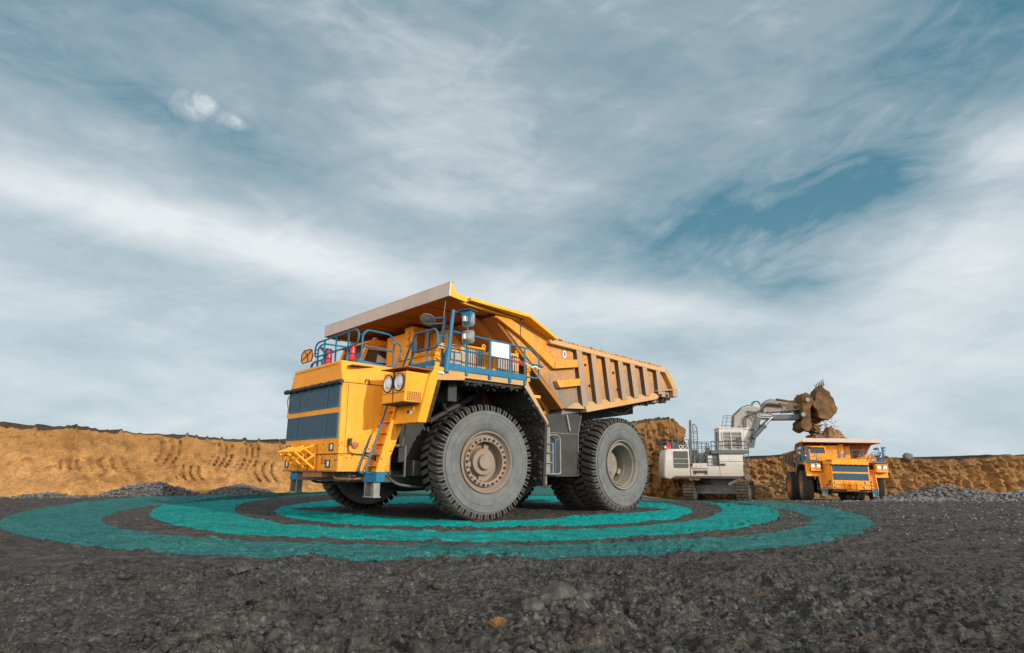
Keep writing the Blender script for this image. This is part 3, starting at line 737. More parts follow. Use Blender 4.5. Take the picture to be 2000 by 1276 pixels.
    g = MB(); g.add([(.70, -1.46, 4.80), (.30, -1.46, 4.80), (.34, -1.46, 4.93), (.66, -1.46, 5.08), (.70, -1.455, 4.80), (.30, -1.455, 4.80), (.34, -1.455, 4.93), (.66, -1.455, 5.08)], [(0, 1, 2, 3), (7, 6, 5, 4), (0, 4, 5, 1), (1, 5, 6, 2), (2, 6, 7, 3), (3, 7, 4, 0)]); g.build('window_sticker', M['white'], cb)
    g = MB(); g.box(.62, .75, -1.72, -1.56, 5.555, 5.66); g.build('roof_lamp', M['fascia'], cb, .02)
    g = MB(); g.tube([(1.05, -2.75, 4.85), (1.3, -2.2, 4.95)], .012, 4); g.build('wiper', M['black'], cb)
    # electrical cabinet with round access covers and louvres
    cc = MB(); cc.box(-.9, .45, -1.25, -.02, 3.95, 5.62); cc.box(-.75, .55, -.02, .47, 3.95, 5.74); cc.box(-.85, -.2, .47, 1.30, 3.95, 5.62)
    cc = cc.build('electrical_cabinet', M['paint_clean'], T, .015)
    for z in (5.46, 5.22, 4.98, 4.74, 4.5):
        c = Vector((.55, .21, z)); q = MB(); q.lathe([(.118, .0), (.118, .006), (.0, .006)], 20, c, 'X'); q = q.build('round_cover', M['rust'], cc); q2 = MB(); q2.lathe([(.10, .005), (.10, .03), (.085, .04), (.0, .04)], 20, c, 'X'); q2.build('cover_plate', M['paint_clean'], q)
    lv = MB()
    for i in range(22): lv.box(.12, .40, .472, .482, 4.66+i*.042, 4.685+i*.042)
    lv.build('louvre', M['dark'], cc)
    mb = MB(); mb.box(-.1, .0, .47, .475, 4.4, 5.6); mb.lathe([(.0, .02), (.03, .02), (.03, 0)], 10, (-.02, .6, 5.0), 'Y'); mb.cyl((.0, .5, 4.55), (.0, .62, 4.55), .09, 14); mb.build('cabinet_fitting', M['dark'], cc)
    # yellow control boxes in front of the brake resistors
    mb = MB(); mb.box(1.0, 1.66, 1.5, 3.05, 3.92, 4.33); mb.box(.92, 1.70, 1.45, 3.08, 4.33, 4.44); mb.box(.62, .95, 2.3, 3.1, 3.92, 4.72); mb.build('control_box', M['paint_clean'], T, .015)
    mb = MB(); mb.box(.68, 1.25, 3.14, 3.22, 4.1, 4.5); gp = mb.build('glazed_panel', M['blue'], T, .01)
    mb = MB(); mb.box(.74, 1.19, 3.221, 3.228, 4.15, 4.45); mb.build('pane', M['resistor'], gp)
    for x0, x1 in ((-.10, .62), (-1.40, -.55)):
        bx = MB(); bx.box(x0, x1, 2.2, 3.12, 3.95, 4.62); bx.box(x0, x1, 2.2, 3.2, 4.66, 4.73); bx.box(x0-.06, x0, 2.2, 3.2, 3.95, 4.70); bx.box(x1, x1+.10, 2.2, 3.2, 3.95, 4.70); 
        bx = bx.build('brake_resistor', M['bright'], T, .01)
        s1 = MB(); n = 9
        for i in range(n):
            xx = x0+(x1-x0)*(i+.5)/n; s1.cyl((xx, 3.17, 4.0), (xx, 3.17, 4.66), (x1-x0)/n*.36, 8)
        s1.build('slat', M['resistor'], bx)
        e = MB(); e.lathe([(.035, -.015), (.065, -.015), (.065, .015), (.035, .015)], 16, (x0-.0, 3.18, 4.78), 'Y', closed=True); e.box(x0-.045, x0+.045, 3.165, 3.195, 4.70, 4.73); e.build('lifting_eye', M['bright'], bx)
    mb = MB(); mb.box(-.6, -.2, 2.3, 3.1, 3.95, 4.5); mb.build('resistor_housing', M['paint'], T, .01)
    # ---------------- hood railings, extinguishers and the small orange mirror
    mb = MB()
    mb.tube([(3.1, -.80, 4.58), (3.1, -.92, 4.66), (3.1, -.90, 4.92), (3.1, -.74, 5.02), (3.1, 1.62, 5.05), (3.1, 1.76, 4.92), (3.1, 1.74, 4.72), (3.1, 1.62, 4.62), (3.1, -.80, 4.58)], .026, 8, .09)
    for y in (-.30, .44, 1.17): mb.tube([(3.1, y, 4.10), (3.1, y, 5.03)], .027, 8)
    mb.tube([(3.1, -.72, 4.1), (3.1, -.70, 4.85), (3.05, -.5, 4.96), (2.2, -.5, 4.96), (2.0, -.5, 4.8), (2.0, -.5, 4.05)], .026, 8, .1)
    mb.tube([(3.12, -1.10, 4.15), (3.12, -1.06, 4.40), (3.12, -.4, 4.44), (3.12, -.32, 4.2)], .022, 8, .08); mb.tube([(3.1, -.9, 4.8), (3.1, -.72, 4.8)], .018, 6)
    mb.tube([(2.86, 1.52, 4.05), (2.86, 1.52, 4.95), (2.72, 1.52, 5.10), (2.0, 1.52, 5.07), (1.86, 1.52, 4.93), (1.86, 1.52, 4.05)], .028, 8, .13)
    mb.tube([(2.86, 1.52, 4.63), (1.86, 1.52, 4.60)], .024, 8); mb.tube([(3.1, 1.74, 4.9), (2.86, 1.52, 4.92)], .018, 6)
    mb.tube([(1.86, 1.52, 4.80), (1.78, 1.60, 4.86), (1.70, 1.66, 4.72), (1.72, 1.66, 4.5), (1.84, 1.60, 4.1)], .024, 8, .08)
    mb.build('railing', M['blue'], T)
    mb = MB(); mb.hexa([(1.86, 1.50, 4.03), (3.0, 1.50, 4.10), (3.0, 1.54, 4.10), (1.86, 1.54, 4.03), (1.86, 1.50, 4.15), (3.0, 1.50, 4.24), (3.0, 1.54, 4.24), (1.86, 1.54, 4.15)])
    mb.build('toe_board', M['blue'], T)
    for y, z in ((1.22, 4.25), (-.24, 4.30)):
        e = MB(); e.lathe([(.0, 0), (.075, .0), (.085, .02), (.085, .34), (.06, .40), (.03, .42), (.03, .45), (.0, .45)], 20, (2.98, y, z), 'Z'); e = e.build('fire_extinguisher', M['red'], T)
        h = MB(); h.box(2.90, 3.06, y-.02, y+.02, z+.44, z+.48); h.tube([(3.0, y, z+.46), (3.08, y+.03, z+.44), (3.08, y+.06, z+.2)], .012, 6, .05); h.build('valve', M['black'], e)
        h = MB(); h.lathe([(.088, .15), (.09, .15), (.09, .19), (.088, .19)], 20, (2.98, y, z), 'Z'); h.build('strap', M['dark'], e)
    ou = [(-.42, -.10), (-.30, -.20), (.30, -.19), (.38, -.08), (.34, .14), (.20, .19), (-.25, .20), (-.42, .08)]
    mb = MB(); mb.prism([(-1.62+a*.98, 4.73+b) for a, b in ou], 2.98, 3.02, 'X'); om = mb.build('mirror', M['orange'], T, .012)
    mb = MB(); mb.tube([(3.03, -1.95, 4.64), (3.035, -1.6, 4.76), (3.03, -1.30, 4.88)], .012, 5); mb.tube([(3.03, -1.55, 4.55), (3.035, -1.6, 4.75), (3.03, -1.85, 4.9)], .012, 5); mb.tube([(3.0, -1.22, 4.76), (3.0, -.9, 4.72)], .016, 6)
    mb.tube([(3.025, -1.62+a, 4.73+b) for a, b in ou+ou[:1]], .016, 5); mb.build('mirror_frame', M['dark'], om)
    # ---------------- side tank, step ladder and cover between the wheels
    for s in (1, -1):
        tk = MB(); tk.prism([(-2.6, 3.02), (-4.38, 3.15), (-4.20, 2.47), (-4.16, 1.13), (-2.7, 1.13), (-2.5, 2.4)], s*1.9, s*3.10)
        tk = tk.build('fuel_tank', M['tank'], T, .02)
        q = MB(); q.tube([(-4.36, s*3.105, 3.12), (-4.19, s*3.105, 2.47), (-4.15, s*3.105, 1.14)], .012, 4); q.box(-4.19, -2.6, s*3.1, s*3.106, 2.46, 2.475); q.tube([(-3.62, s*3.13, 3.05), (-3.75, s*3.14, 2.55)], .035, 8)
        q.build('weld_seam', M['steel'], tk)
        st = MB(); st.box(-2.75, -2.30, s*2.6, s*3.25, 1.2, 2.62); st.box(-2.65, -2.35, s*2.7, s*3.2, .9, 1.2); st.build('valve_cabinet', M['steel'], T, .02)
        ld = MB()
        for x in (-2.45, -2.78): ld.tube([(x, s*3.32, 1.2), (x, s*3.32, 2.14)], .022, 6)
        for z in (1.55, 1.85, 2.12): ld.tube([(-2.45, s*3.32, z), (-2.78, s*3.32, z)], .018, 6)
        ld.tube([(-2.47, s*3.32, 2.1), (-2.52, s*3.3, 2.3), (-2.7, s*3.3, 2.38), (-3.0, s*3.32, 2.38), (-3.10, s*3.32, 2.28), (-3.10, s*3.32, 1.22), (-2.42, s*3.32, 1.22)], .026, 8, .08)
        ld = ld.build('step_ladder', M['steel'], T)
        q = MB(); q.tube([(-2.86, s*3.33, 1.25), (-2.86, s*3.33, 2.18), (-2.94, s*3.33, 2.25), (-3.05, s*3.33, 2.25)], .022, 8, .06); q.build('grab_rail', M['blue'], ld)
    # ---------------- dump body
    side = [(-.39, 5.72), (-1.45, 5.80), (-2.75, 5.36), (-8.85, 5.06), (-9.45, 4.40), (-9.50, 4.08), (-8.2, 3.98), (-4.25, 3.26), (-3.46, 3.24)]
    bd = MB()
    for s in (1, -1): bd.prism(side, s*3.14, s*3.24)
    bd.hexa([(-3.40, -3.1, 3.05), (-9.5, -3.1, 3.98), (-9.5, 3.1, 3.98), (-3.40, 3.1, 3.05), (-3.46, -3.1, 3.25), (-9.5, -3.1, 4.12), (-9.5, 3.1, 4.12), (-3.46, 3.1, 3.25)])
    bd = bd.build('dump_body', M['bed_panel'], T)
    fw = MB()
    fw.hexa([(-3.46, -3.24, 3.25), (-3.28, -3.24, 3.20), (-3.28, 3.24, 3.20), (-3.46, 3.24, 3.25), (-.55, -3.24, 5.76), (-.37, -3.24, 5.72), (-.37, 3.24, 5.72), (-.55, 3.24, 5.76)])
    fw.hexa([(-3.2, -2.7, 2.98), (-2.9, -2.7, 3.0), (-2.9, 2.7, 3.0), (-3.2, 2.7, 2.98), (-3.3, -2.7, 3.22), (-3.15, -2.7, 3.3), (-3.15, 2.7, 3.3), (-3.3, 2.7, 3.22)])
    for y in (-2.6, -1.3, 0, 1.3, 2.6):
        fw.hexa([(-3.27, y-.12, 3.22), (-3.05, y-.12, 3.2), (-3.05, y+.12, 3.2), (-3.27, y+.12, 3.22), (-.45, y-.12, 5.70), (-.1, y-.12, 5.76), (-.1, y+.12, 5.76), (-.45, y+.12, 5.70)])
    fw.box(-1.9, -1.55, -3.1, 3.1, 4.42, 4.75)
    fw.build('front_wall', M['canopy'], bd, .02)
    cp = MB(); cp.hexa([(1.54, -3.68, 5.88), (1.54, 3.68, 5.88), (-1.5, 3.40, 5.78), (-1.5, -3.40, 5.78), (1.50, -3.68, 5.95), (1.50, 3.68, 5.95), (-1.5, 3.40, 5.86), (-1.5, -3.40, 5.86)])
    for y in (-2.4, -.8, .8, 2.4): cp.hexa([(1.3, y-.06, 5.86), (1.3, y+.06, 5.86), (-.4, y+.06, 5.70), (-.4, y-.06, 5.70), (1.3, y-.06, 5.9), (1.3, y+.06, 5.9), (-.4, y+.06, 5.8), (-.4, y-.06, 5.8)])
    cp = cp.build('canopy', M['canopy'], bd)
    fa = MB(); fa.hexa([(1.50, -3.71, 5.87), (1.56, -3.70, 5.87), (1.56, 3.70, 5.87), (1.50, 3.71, 5.87), (1.47, -3.71, 6.26), (1.54, -3.71, 6.26), (1.54, 3.71, 6.26), (1.47, 3.71, 6.26)])
    fa.box(1.42, 1.545, -3.72, 3.72, 6.255, 6.275); fa.build('canopy_edge', M['fascia'], cp, .008)
    for s in (1, -1):
        e = MB()
        e.prism([(1.50, 5.87), (1.47, 6.26), (1.32, 6.0), (.92, 5.95), (.95, 5.80)], s*3.64, s*3.70)   # tip gusset
        e.hexa([(1.0, s*3.45, 5.80), (-1.5, s*3.25, 5.72), (-1.5, s*3.35, 5.72), (1.0, s*3.55, 5.80), (1.0, s*3.45, 5.90), (-1.5, s*3.25, 5.82), (-1.5, s*3.35, 5.82), (1.0, s*3.55, 5.90)])
        # eave: bent plate along the canopy side, then down to the top rail
        for (a, b, ya, yb) in (((.80, 5.88), (-1.45, 5.79), 3.70, 3.70), ((-1.45, 5.79), (-2.80, 5.33), 3.70, 3.52)):
            ia = 3.38 if a[0] > 0 else 3.12
            e.hexa([(a[0], s*ia, a[1]+.0), (b[0], s*3.12, b[1]+.0), (b[0], s*yb, b[1]), (a[0], s*ya, a[1]), (a[0], s*ia, a[1]+.09), (b[0], s*3.12, b[1]+.09), (b[0], s*yb, b[1]+.085), (a[0], s*ya, a[1]+.085)])
        for x in (.55, -.9, -1.05): e.tube([(x, s*3.6, 5.92+.02*x), (x-.05, s*3.6, 6.0+.02*x), (x-.12, s*3.6, 5.93+.02*x)], .014, 5)
        e.build('eave', M['bright'], cp, .008)
        wn = MB()   # side wing and its inclined lower box beam
        wn.hexa([(-.36, s*3.19, 5.66), (-.75, s*3.19, 5.66), (-.75, s*3.36, 5.66), (-.36, s*3.36, 5.66), (-.40, s*3.19, 5.74), (-.8, s*3.19, 5.74), (-.8, s*3.36, 5.74), (-.40, s*3.36, 5.74)])
        wn.prism([(-.36, 5.70), (-1.44, 5.22), (-2.79, 4.42), (-2.98, 4.62), (-1.92, 5.22), (-1.92, 5.36), (-.9, 5.74)], s*3.25, s*3.38)
        wn.prism([(-2.79, 4.42), (-2.84, 4.67), (-3.86, 4.84), (-3.88, 4.59)], s*3.25, s*3.42)
        wn.prism([(-3.02, 3.84), (-2.88, 4.05), (-3.96, 4.23), (-3.98, 4.00)], s*3.25, s*3.42)
        wn.build('side_brace', M['bed'], bd, .012)
        ln = MB(); ln.box(-1.37, -1.35, s*3.38, s*3.40, 5.24, 5.78); ln.build('drain_pipe', M['frame'], bd)
        rb = []
        tops = [-3.83, -4.55, -5.26, -5.97, -6.66, -7.39, -8.22]; bots = [-4.10, -4.80, -5.50, -6.17, -6.85, -7.54, -8.32]
        ztop = [5.14, 5.10, 5.08, 5.04, 5.01, 4.98, 4.95]; zbot = [3.38, 3.50, 3.62, 3.76, 3.88, 4.02, 4.14]
        for xt, xb, zt, zb in zip(tops, bots, ztop, zbot):
            q = MB(); q.prism([(xt, zt+.05), (xt-.27, zt+.04), (xb-.26, zb-.02), (xb, zb-.05)], s*3.22, s*3.40); q = q.build('rib', M['bed_rib'], bd, .01); q.data.materials.append(M['rib_web'])
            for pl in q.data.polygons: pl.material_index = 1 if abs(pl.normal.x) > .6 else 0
        tl = MB(); tl.prism([(-8.78, 4.96), (-8.98, 5.10), (-9.56, 4.36), (-9.26, 4.36)], s*3.15, s*3.42); tl.build('tail_post', M['bed_dust'], bd, .012)
        tr = MB(); tr.hexa([(-2.62, s*3.02, 5.22), (-8.95, s*3.02, 4.95), (-8.95, s*3.42, 4.94), (-2.62, s*3.42, 5.20), (-2.62, s*3.02, 5.46), (-8.82, s*3.02, 5.22), (-8.86, s*3.38, 5.12), (-2.62, s*3.38, 5.36)])
        tr.build('top_rail', M['bed_dust'], bd, .025)
        dr = MB(); rr = random.Random(9)
        for i in range(420):
            x = rr.uniform(-8.7, -2.9); z = 5.45-.24*(-2.62-x)/6.2
            dr.cyl((x, s*(3.0+rr.uniform(0, .3)), z-.06), (x+rr.uniform(-.06, .06), s*(3.05+rr.uniform(0, .28)), z+rr.uniform(-.06, .01)), rr.uniform(.012, .03), 5)
        dr.build('spilled_dirt', M['bed_dust'], bd, kind='stuff')
        br = MB()   # bottom rail with sloped ledge
        br.hexa([(-4.27, s*3.08, 3.16), (-8.2, s*3.08, 3.90), (-8.2, s*3.43, 3.90), (-4.27, s*3.43, 3.16), (-4.12, s*3.18, 3.52), (-8.3, s*3.18, 4.22), (-8.3, s*3.43, 4.02), (-4.20, s*3.43, 3.32)])
        br.hexa([(-3.48, s*3.19, 3.25), (-4.2, s*3.19, 3.30), (-4.2, s*3.40, 3.26), (-3.55, s*3.30, 3.24), (-3.9, s*3.19, 3.5), (-4.12, s*3.19, 3.52), (-4.15, s*3.40, 3.34), (-3.6, s*3.3, 3.27)])
        br.build('bottom_rail', M['bed_dust'], bd, .015)
        te = MB(); te.box(-9.52, -9.24, s*3.05, s*3.42, 4.08, 4.38); te.box(-8.78, -8.55, s*3.05, s*3.38, 4.02, 4.3); te.prism([(-8.25, 4.24), (-9.5, 4.40), (-9.5, 4.36), (-8.25, 4.18)], s*3.18, s*3.42); te.build('tail_block', M['bed_rib'], bd, .012)
        ct = MB()
        for (x, z) in ((-4.33, 4.72), (-4.52, 4.05), (-5.78, 4.62), (-5.98, 4.06)): ct.lathe([(.05, 0), (.045, .012), (.0, .012)], 12, (x, s*3.34, z), 'X')
        ct.build('drain_hole', M['black'], bd)
        bg = MB(); bg.lathe([(.0, .012), (.10, .012), (.105, .0)], 18, (0, 0, 0), 'Y'); bg.xform(Matrix.Translation((-3.43, s*3.242, 4.98)) @ Matrix.Diagonal((.8, s, 1.25, 1))); bg = bg.build('round_badge', M['white'], bd)
        b2 = MB(); b2.box(-3.455, -3.405, s*3.253, s*3.259, 4.92, 4.97); b2.box(-3.455, -3.405, s*3.253, s*3.259, 5.0, 5.05); b2.box(-3.47, -3.39, s*3.253, s*3.259, 4.975, 4.99); b2.build('badge_mark', M['black'], bg)
    mb = MB()   # underside clods and pivot hardware
    rr = random.Random(4)
    for i in range(170):
        x = rr.uniform(-9.2, -6.6); z = 3.62+(-6.6-x)*.16
        mb.cyl((x, rr.uniform(1.8, 3.35), z+.12), (x+rr.uniform(-.1, .1), rr.uniform(1.9, 3.3), z-.0-rr.uniform(0, .10)), rr.uniform(.03, .10), 5)
    mb.hexa([(-9.3, -3.0, 4.0), (-6.3, -3.0, 3.5), (-6.3, 3.0, 3.5), (-9.3, 3.0, 4.0), (-9.3, -3.0, 4.1), (-6.3, -3.0, 3.66), (-6.3, 3.0, 3.66), (-9.3, 3.0, 4.1)])
    for y in (-2.0, -.7, .7, 2.0): mb.hexa([(-3.6, y-.15, 2.75), (-8.4, y-.15, 3.45), (-8.4, y+.15, 3.45), (-3.6, y+.15, 2.75), (-3.6, y-.15, 3.15), (-8.4, y-.15, 3.9), (-8.4, y+.15, 3.9), (-3.6, y+.15, 3.15)])
    mb.build('body_underside', M['mud'], bd)
    mb = MB()
    mb.tube([(-5.3, 2.95, 3.50), (-5.95, 2.9, 3.38), (-6.5, 2.9, 3.27), (-6.95, 2.9, 3.32), (-7.4, 2.9, 3.62)], .022, 6, .3); 
    for i in range(6): mb.lathe([(.018, -.008), (.032, -.008), (.032, .008), (.018, .008)], 10, (-6.70, 2.9, 3.28+i*.06), 'Y' if i % 2 else 'X', closed=True)
    mb.build('rock_ejector_chain', M['black'], bd)
    mb = MB(); mb.tube([(1.46, 3.42, 5.82), (1.47, 3.30, 4.95), (1.5, 3.38, 4.7), (1.55, 3.45, 4.3)], .010, 5); mb.build('antenna_cable', M['steel'], T)
    return T

truck = make_truck()
truck['label'] = 'big yellow mining dump truck with empty ribbed bed parked on the teal rings'
truck['category'] = 'dump truck'; truck['group'] = 'yellow mining dump trucks'

def copy_tree(o, parent=None):
    c = o.copy(); COL.objects.link(c); c.parent = parent
    for ch in list(o.children): copy_tree(ch, c)
    return c
far = copy_tree(truck)
far.location = (33.58, 65.65, -3.34+CAM_H); far.rotation_euler = (math.radians(-1.3), math.radians(-1.4), math.radians(259.0))
far['label'] = 'distant yellow dump truck with yellow rims being loaded beside the white excavator'
for o in far.children_recursive:   # this one has clean yellow rims
    if o.name.split('.')[0] in ('rim', 'wheel') and o.material_slots:
        o.material_slots[0].link = 'OBJECT'; o.material_slots[0].material = M['rim_yellow']
for o in list(far.children_recursive):
    if o.name.split('.')[0] in ('sign_panel', 'barrier_tape', 'tied_rag', 'spilled_dirt'):
        bpy.data.objects.remove(o)

# ================================================================== EXCAVATOR (x towards its boom, y away from the camera side, z up)
def rough(o, cuts, amp, sc, seed=0):
    """subdivide a mesh and push it about so that caked soil reads as soil"""
    import bmesh
    me = o.data; bm = bmesh.new(); bm.from_mesh(me)
    bmesh.ops.subdivide_edges(bm, edges=bm.edges[:], cuts=cuts, use_grid_fill=True)
    bm.normal_update()
    P = np.array([v.co[:] for v in bm.verts]); Nn = np.array([v.normal[:] for v in bm.verts])
    d = fbm(P[:, 0]*sc+seed, P[:, 1]*sc, P[:, 2]*sc, 4)*amp
    for v, q in zip(bm.verts, P+Nn*d[:, None]): v.co = q
    bm.to_mesh(me); bm.free(); me.shade_smooth(); me.set_sharp_from_angle(angle=math.radians(50)); me.update()

def make_excavator():
    X = empty('excavator', (21.45, 69.0, -2.11), (0, 0, math.radians(-8)))
    dirn = Vector((math.cos(math.radians(73)), math.sin(math.radians(73)), 0)); perp = Vector((-dirn.y, dirn.x, 0))
    def track(c):
        L, Hh, W = 8.0, 2.05, 1.16; r = Hh/2-.06
        mt = Matrix.Translation(c) @ Matrix.Rotation(math.radians(73), 4, 'Z')
        path = []
        n = 58; per = 2*(L-2*r)+2*PI*r
        for i in range(n):
            s = per*i/n; a = L-2*r
            if s < a: p, t = (-a/2+s, .06+2*r), 0
            elif s < a+PI*r:
                th = (s-a)/r; p, t = (a/2+r*math.sin(th), .06+r+r*math.cos(th)), -th
            elif s < 2*a+PI*r: p, t = (a/2-(s-a-PI*r), .06), -PI
            else:
                th = (s-2*a-PI*r)/r; p, t = (-a/2-r*math.sin(th), .06+r-r*math.cos(th)), -PI-th
            path.append((p, t))
        sh = MB()
        for (px, pz), t in path:
            b = MB(); b.box(-.10, .10, -W/2, W/2, -.05, .03); b.box(-.045, .0, -W/2, W/2, .03, .085)
            b.xform(Matrix.Translation((px, 0, pz)) @ Matrix.Rotation(-t, 4, 'Y')); sh.add(b.v, b.f)
        sh.xform(mt); tr = sh.build('crawler_track', M['track'], X, 0, 30)
        fr = MB(); fr.prism([(-3.4, .25), (3.4, .25), (3.75, .8), (3.5, 1.45), (1.6, 1.75), (-1.6, 1.75), (-3.5, 1.45), (-3.75, .8)], -.40, .40); fr.box(-2.6, 2.6, .4, .5, .6, 1.3); fr.box(-2.6, 2.6, -.5, -.4, .6, 1.3)
        fr.xform(mt); fr.build('track_frame', M['exc_dark'], tr, .02)
        wh = MB()
        for xx in (-3.1, 3.1): wh.cyl((xx, -.52, 1.02), (xx, .52, 1.02), .82, 24)
        for i in range(7): wh.cyl((-2.3+i*.77, -.5, .42), (-2.3+i*.77, .5, .42), .30, 14)
        wh.xform(mt); wh.build('roller', M['track'], tr)
    cr = Vector((2.3, -4.0, .05))+dirn*4.0; cl = cr+perp*5.3
    track(cr); track(cl)
    mid = (cr+cl)/2
    mb = MB(); mb.box(-1.9, 1.9, -2.3, 2.3, .85, 1.75); mb.box(-1.2, 1.2, -2.6, 2.6, 1.0, 1.6)
    mb.xform(Matrix.Translation((mid.x, mid.y, 0)) @ Matrix.Rotation(math.radians(73), 4, 'Z')); mb.cyl((mid.x, mid.y, 1.7), (mid.x, mid.y, 2.62), 1.9, 36)
    mb.build('undercarriage', M['exc_dark'], X, .03)
    mb = MB(); mb.box(-4.4, 2.75, -3.1, 3.2, 2.45, 2.68); mb.box(-.6, 2.6, -3.15, 3.1, 2.42, 2.5); mb.build('turntable_frame', M['dark'], X, .03)
    # counterweight with rounded rear and louvred door
    cw = MB(); ol = [(-2.55, 2.62), (-4.1, 2.62), (-4.6, 2.35), (-5.12, 2.42), (-5.28, 2.8), (-5.02, 5.2), (-4.85, 5.46), (-2.55, 5.46)]
    cw.prism(ol, -3.2, 3.2); cw = cw.build('counterweight', M['exc'], X, .14)
    d = MB(); r_ = .16; a0, a1, b0, b1 = -4.2, -2.68, 3.50, 5.22; pts = []
    for cx_, cz_, st in ((a1-r_, b1-r_, 0), (a0+r_, b1-r_, 1), (a0+r_, b0+r_, 2), (a1-r_, b0+r_, 3)):
        for k in range(5): t = (st+k/4)*PI/2; pts.append((cx_+r_*math.cos(t), cz_+r_*math.sin(t)))
    d.prism(pts, -3.225, -3.19); d = d.build('louvre_door', M['exc_dark'], cw)
    q = MB()
    for i in range(17): z = 3.58+i*.095; q.hexa([(-4.12, -3.26, z), (-2.76, -3.26, z), (-2.76, -3.22, z), (-4.12, -3.22, z), (-4.12, -3.23, z+.05), (-2.76, -3.23, z+.05), (-2.76, -3.22, z+.05), (-4.12, -3.22, z+.05)])
    q.build('louvre', M['frame'], d)
    q = MB(); q.box(-4.2, -2.68, -3.275, -3.24, 3.92, 3.96); q.box(-4.2, -2.68, -3.275, -3.24, 4.42, 4.46); q.build('door_bar', M['exc'], d)
    # side body panels
    mb = MB(); mb.box(-2.55, 2.75, -3.15, 3.2, 2.66, 3.70); mb.box(.45, 2.8, -3.15, 3.2, 3.70, 4.16); mb.box(.45, 2.8, -3.1, 3.2, 4.16, 4.92); mb.box(-2.55, .45, -1.6, 3.2, 3.70, 5.10); mb.box(-2.3, -.82, -3.3, -3.1, 3.45, 3.98)
    mb.build('machine_house', M['exc'], X, .03)
    seams = [(x-.012, x+.012, -3.165, -3.14, 2.7, 3.7) for x in (-.83, .42, -2.5)]+[(.46, 2.8, -3.165, -3.14, 4.14, 4.17)]
    for q_ in seams: mb = MB(); mb.box(*q_); mb.build('panel_seam', M['dark'], X)
    mb = MB(); mb.box(-2.25, -.85, -3.2, -3.14, 2.98, 3.25); mb.box(-2.05, -1.98, -3.32, -3.2, 2.85, 3.1); mb.box(-1.0, -.93, -3.32, -3.2, 2.85, 3.1); mb.build('folding_step', M['dark'], X)
    mb = MB(); mb.box(.5, 1.0, -3.3, -3.14, 3.78, 3.95); mb.build('side_vent', M['dark'], X)
    for x in (-1.98, -1.58): mb = MB(); mb.box(x, x+.06, -3.32, -3.29, 3.55, 3.68); mb.build('latch', M['dark'], X)
    mb = MB(); mb.box(-.75, -.2, -3.0, -1.6, 3.7, 4.9); mb.box(-.2, .45, -2.9, -1.6, 3.7, 4.9); mb.box(-2.4, -1.6, -2.6, -1.6, 3.9, 5.4); mb.build('service_bay', M['exc_dark'], X, .02)
    mb = MB(); mb.box(-.7, -.25, -3.06, -3.0, 3.75, 4.75); mb.build('side_door', M['exc'], X, .02)
    # upper platform and operator's house with louvred side
    pl = MB(); pl.box(-.35, 3.45, -3.3, -.3, 4.94, 5.30); pl.box(-.9, -.35, -3.1, -1.6, 4.94, 5.02); pl.prism([(-.9, 4.94), (-.35, 4.94), (-.35, 5.55), (-.5, 5.6)], -2.9, -1.7); pl.build('platform', M['exc_dark'], X, .02)
    cab = MB(); cab.hexa([(.50, -3.15, 5.31), (2.95, -3.15, 5.31), (2.95, -.4, 5.31), (.50, -.4, 5.31), (.62, -3.15, 7.50), (3.10, -3.15, 7.46), (3.10, -.4, 7.46), (.62, -.4, 7.50)])
    cab.prism([(.60, 7.5), (3.72, 7.44), (3.75, 7.56), (.58, 7.64)], -3.2, -.35); cab.prism([(3.08, 6.3), (3.1, 7.4), (3.65, 7.44), (3.2, 6.6)], -3.12, -3.0)
    cab = cab.build('operator_house', M['exc'], X, .03)
    q = MB(); q.hexa([(.93, -3.17, 5.42), (2.78, -3.17, 5.42), (2.78, -3.14, 5.42), (.93, -3.14, 5.42), (1.0, -3.17, 7.16), (2.86, -3.17, 7.16), (2.86, -3.14, 7.16), (1.0, -3.14, 7.16)]); bk = q.build('louvre_recess', M['black'], cab)
    q = MB()
    for i in range(12): z = 5.47+i*.145; q.hexa([(.93, -3.21, z), (2.80, -3.21, z), (2.80, -3.17, z+.01), (.93, -3.17, z+.01), (.93, -3.21, z+.045), (2.80, -3.21, z+.045), (2.80, -3.17, z+.055), (.93, -3.17, z+.055)])
    q.box(1.72, 1.80, -3.27, -3.17, 5.30, 7.2); q.box(.9, .97, -3.26, -3.17, 5.42, 7.16); q.box(2.80, 2.87, -3.26, -3.17, 5.42, 7.16); q.build('louvre_slat', M['exc'], cab)
    q = MB(); q.box(2.30, 2.80, -3.29, -3.26, 6.0, 6.55); q.build('service_window', M['glass'], cab)
    q = MB(); q.box(3.05, 3.12, -2.6, -.8, 5.6, 7.2); q.build('windshield', M['glass'], cab)
    q = MB(); q.box(.38, .5, -3.1, -2.4, 6.3, 7.2); q.tube([(3.1, -3.1, 6.1), (3.5, -3.2, 6.0), (3.6, -3.2, 6.25)], .03, 6); q.box(3.45, 3.8, -3.3, -2.9, 5.75, 6.05); q.build('side_mirror', M['exc_dark'], cab)
    for x, z in ((3.55, 7.55), (.75, 7.62)): q = MB(); q.cyl((x, -3.0, z), (x, -3.0, z+.16), .09, 10); q.build('beacon', M['bright'], cab)
    # masts, ladders and railings
    mb = MB(); mb.hexa([(-2.55, -3.1, 3.85), (-2.25, -3.1, 3.85), (-2.25, -2.8, 3.85), (-2.55, -2.8, 3.85), (-2.34, -3.1, 8.40), (-2.12, -3.1, 8.46), (-2.12, -2.9, 8.46), (-2.34, -2.9, 8.40)])
    for x in (-2.0,): mb.tube([(x, -3.05, 3.9), (x, -3.05, 8.0), (-1.85, -3.05, 8.0), (-1.58, -3.05, 7.7), (-1.60, -3.05, 3.9)], .055, 6, .3)
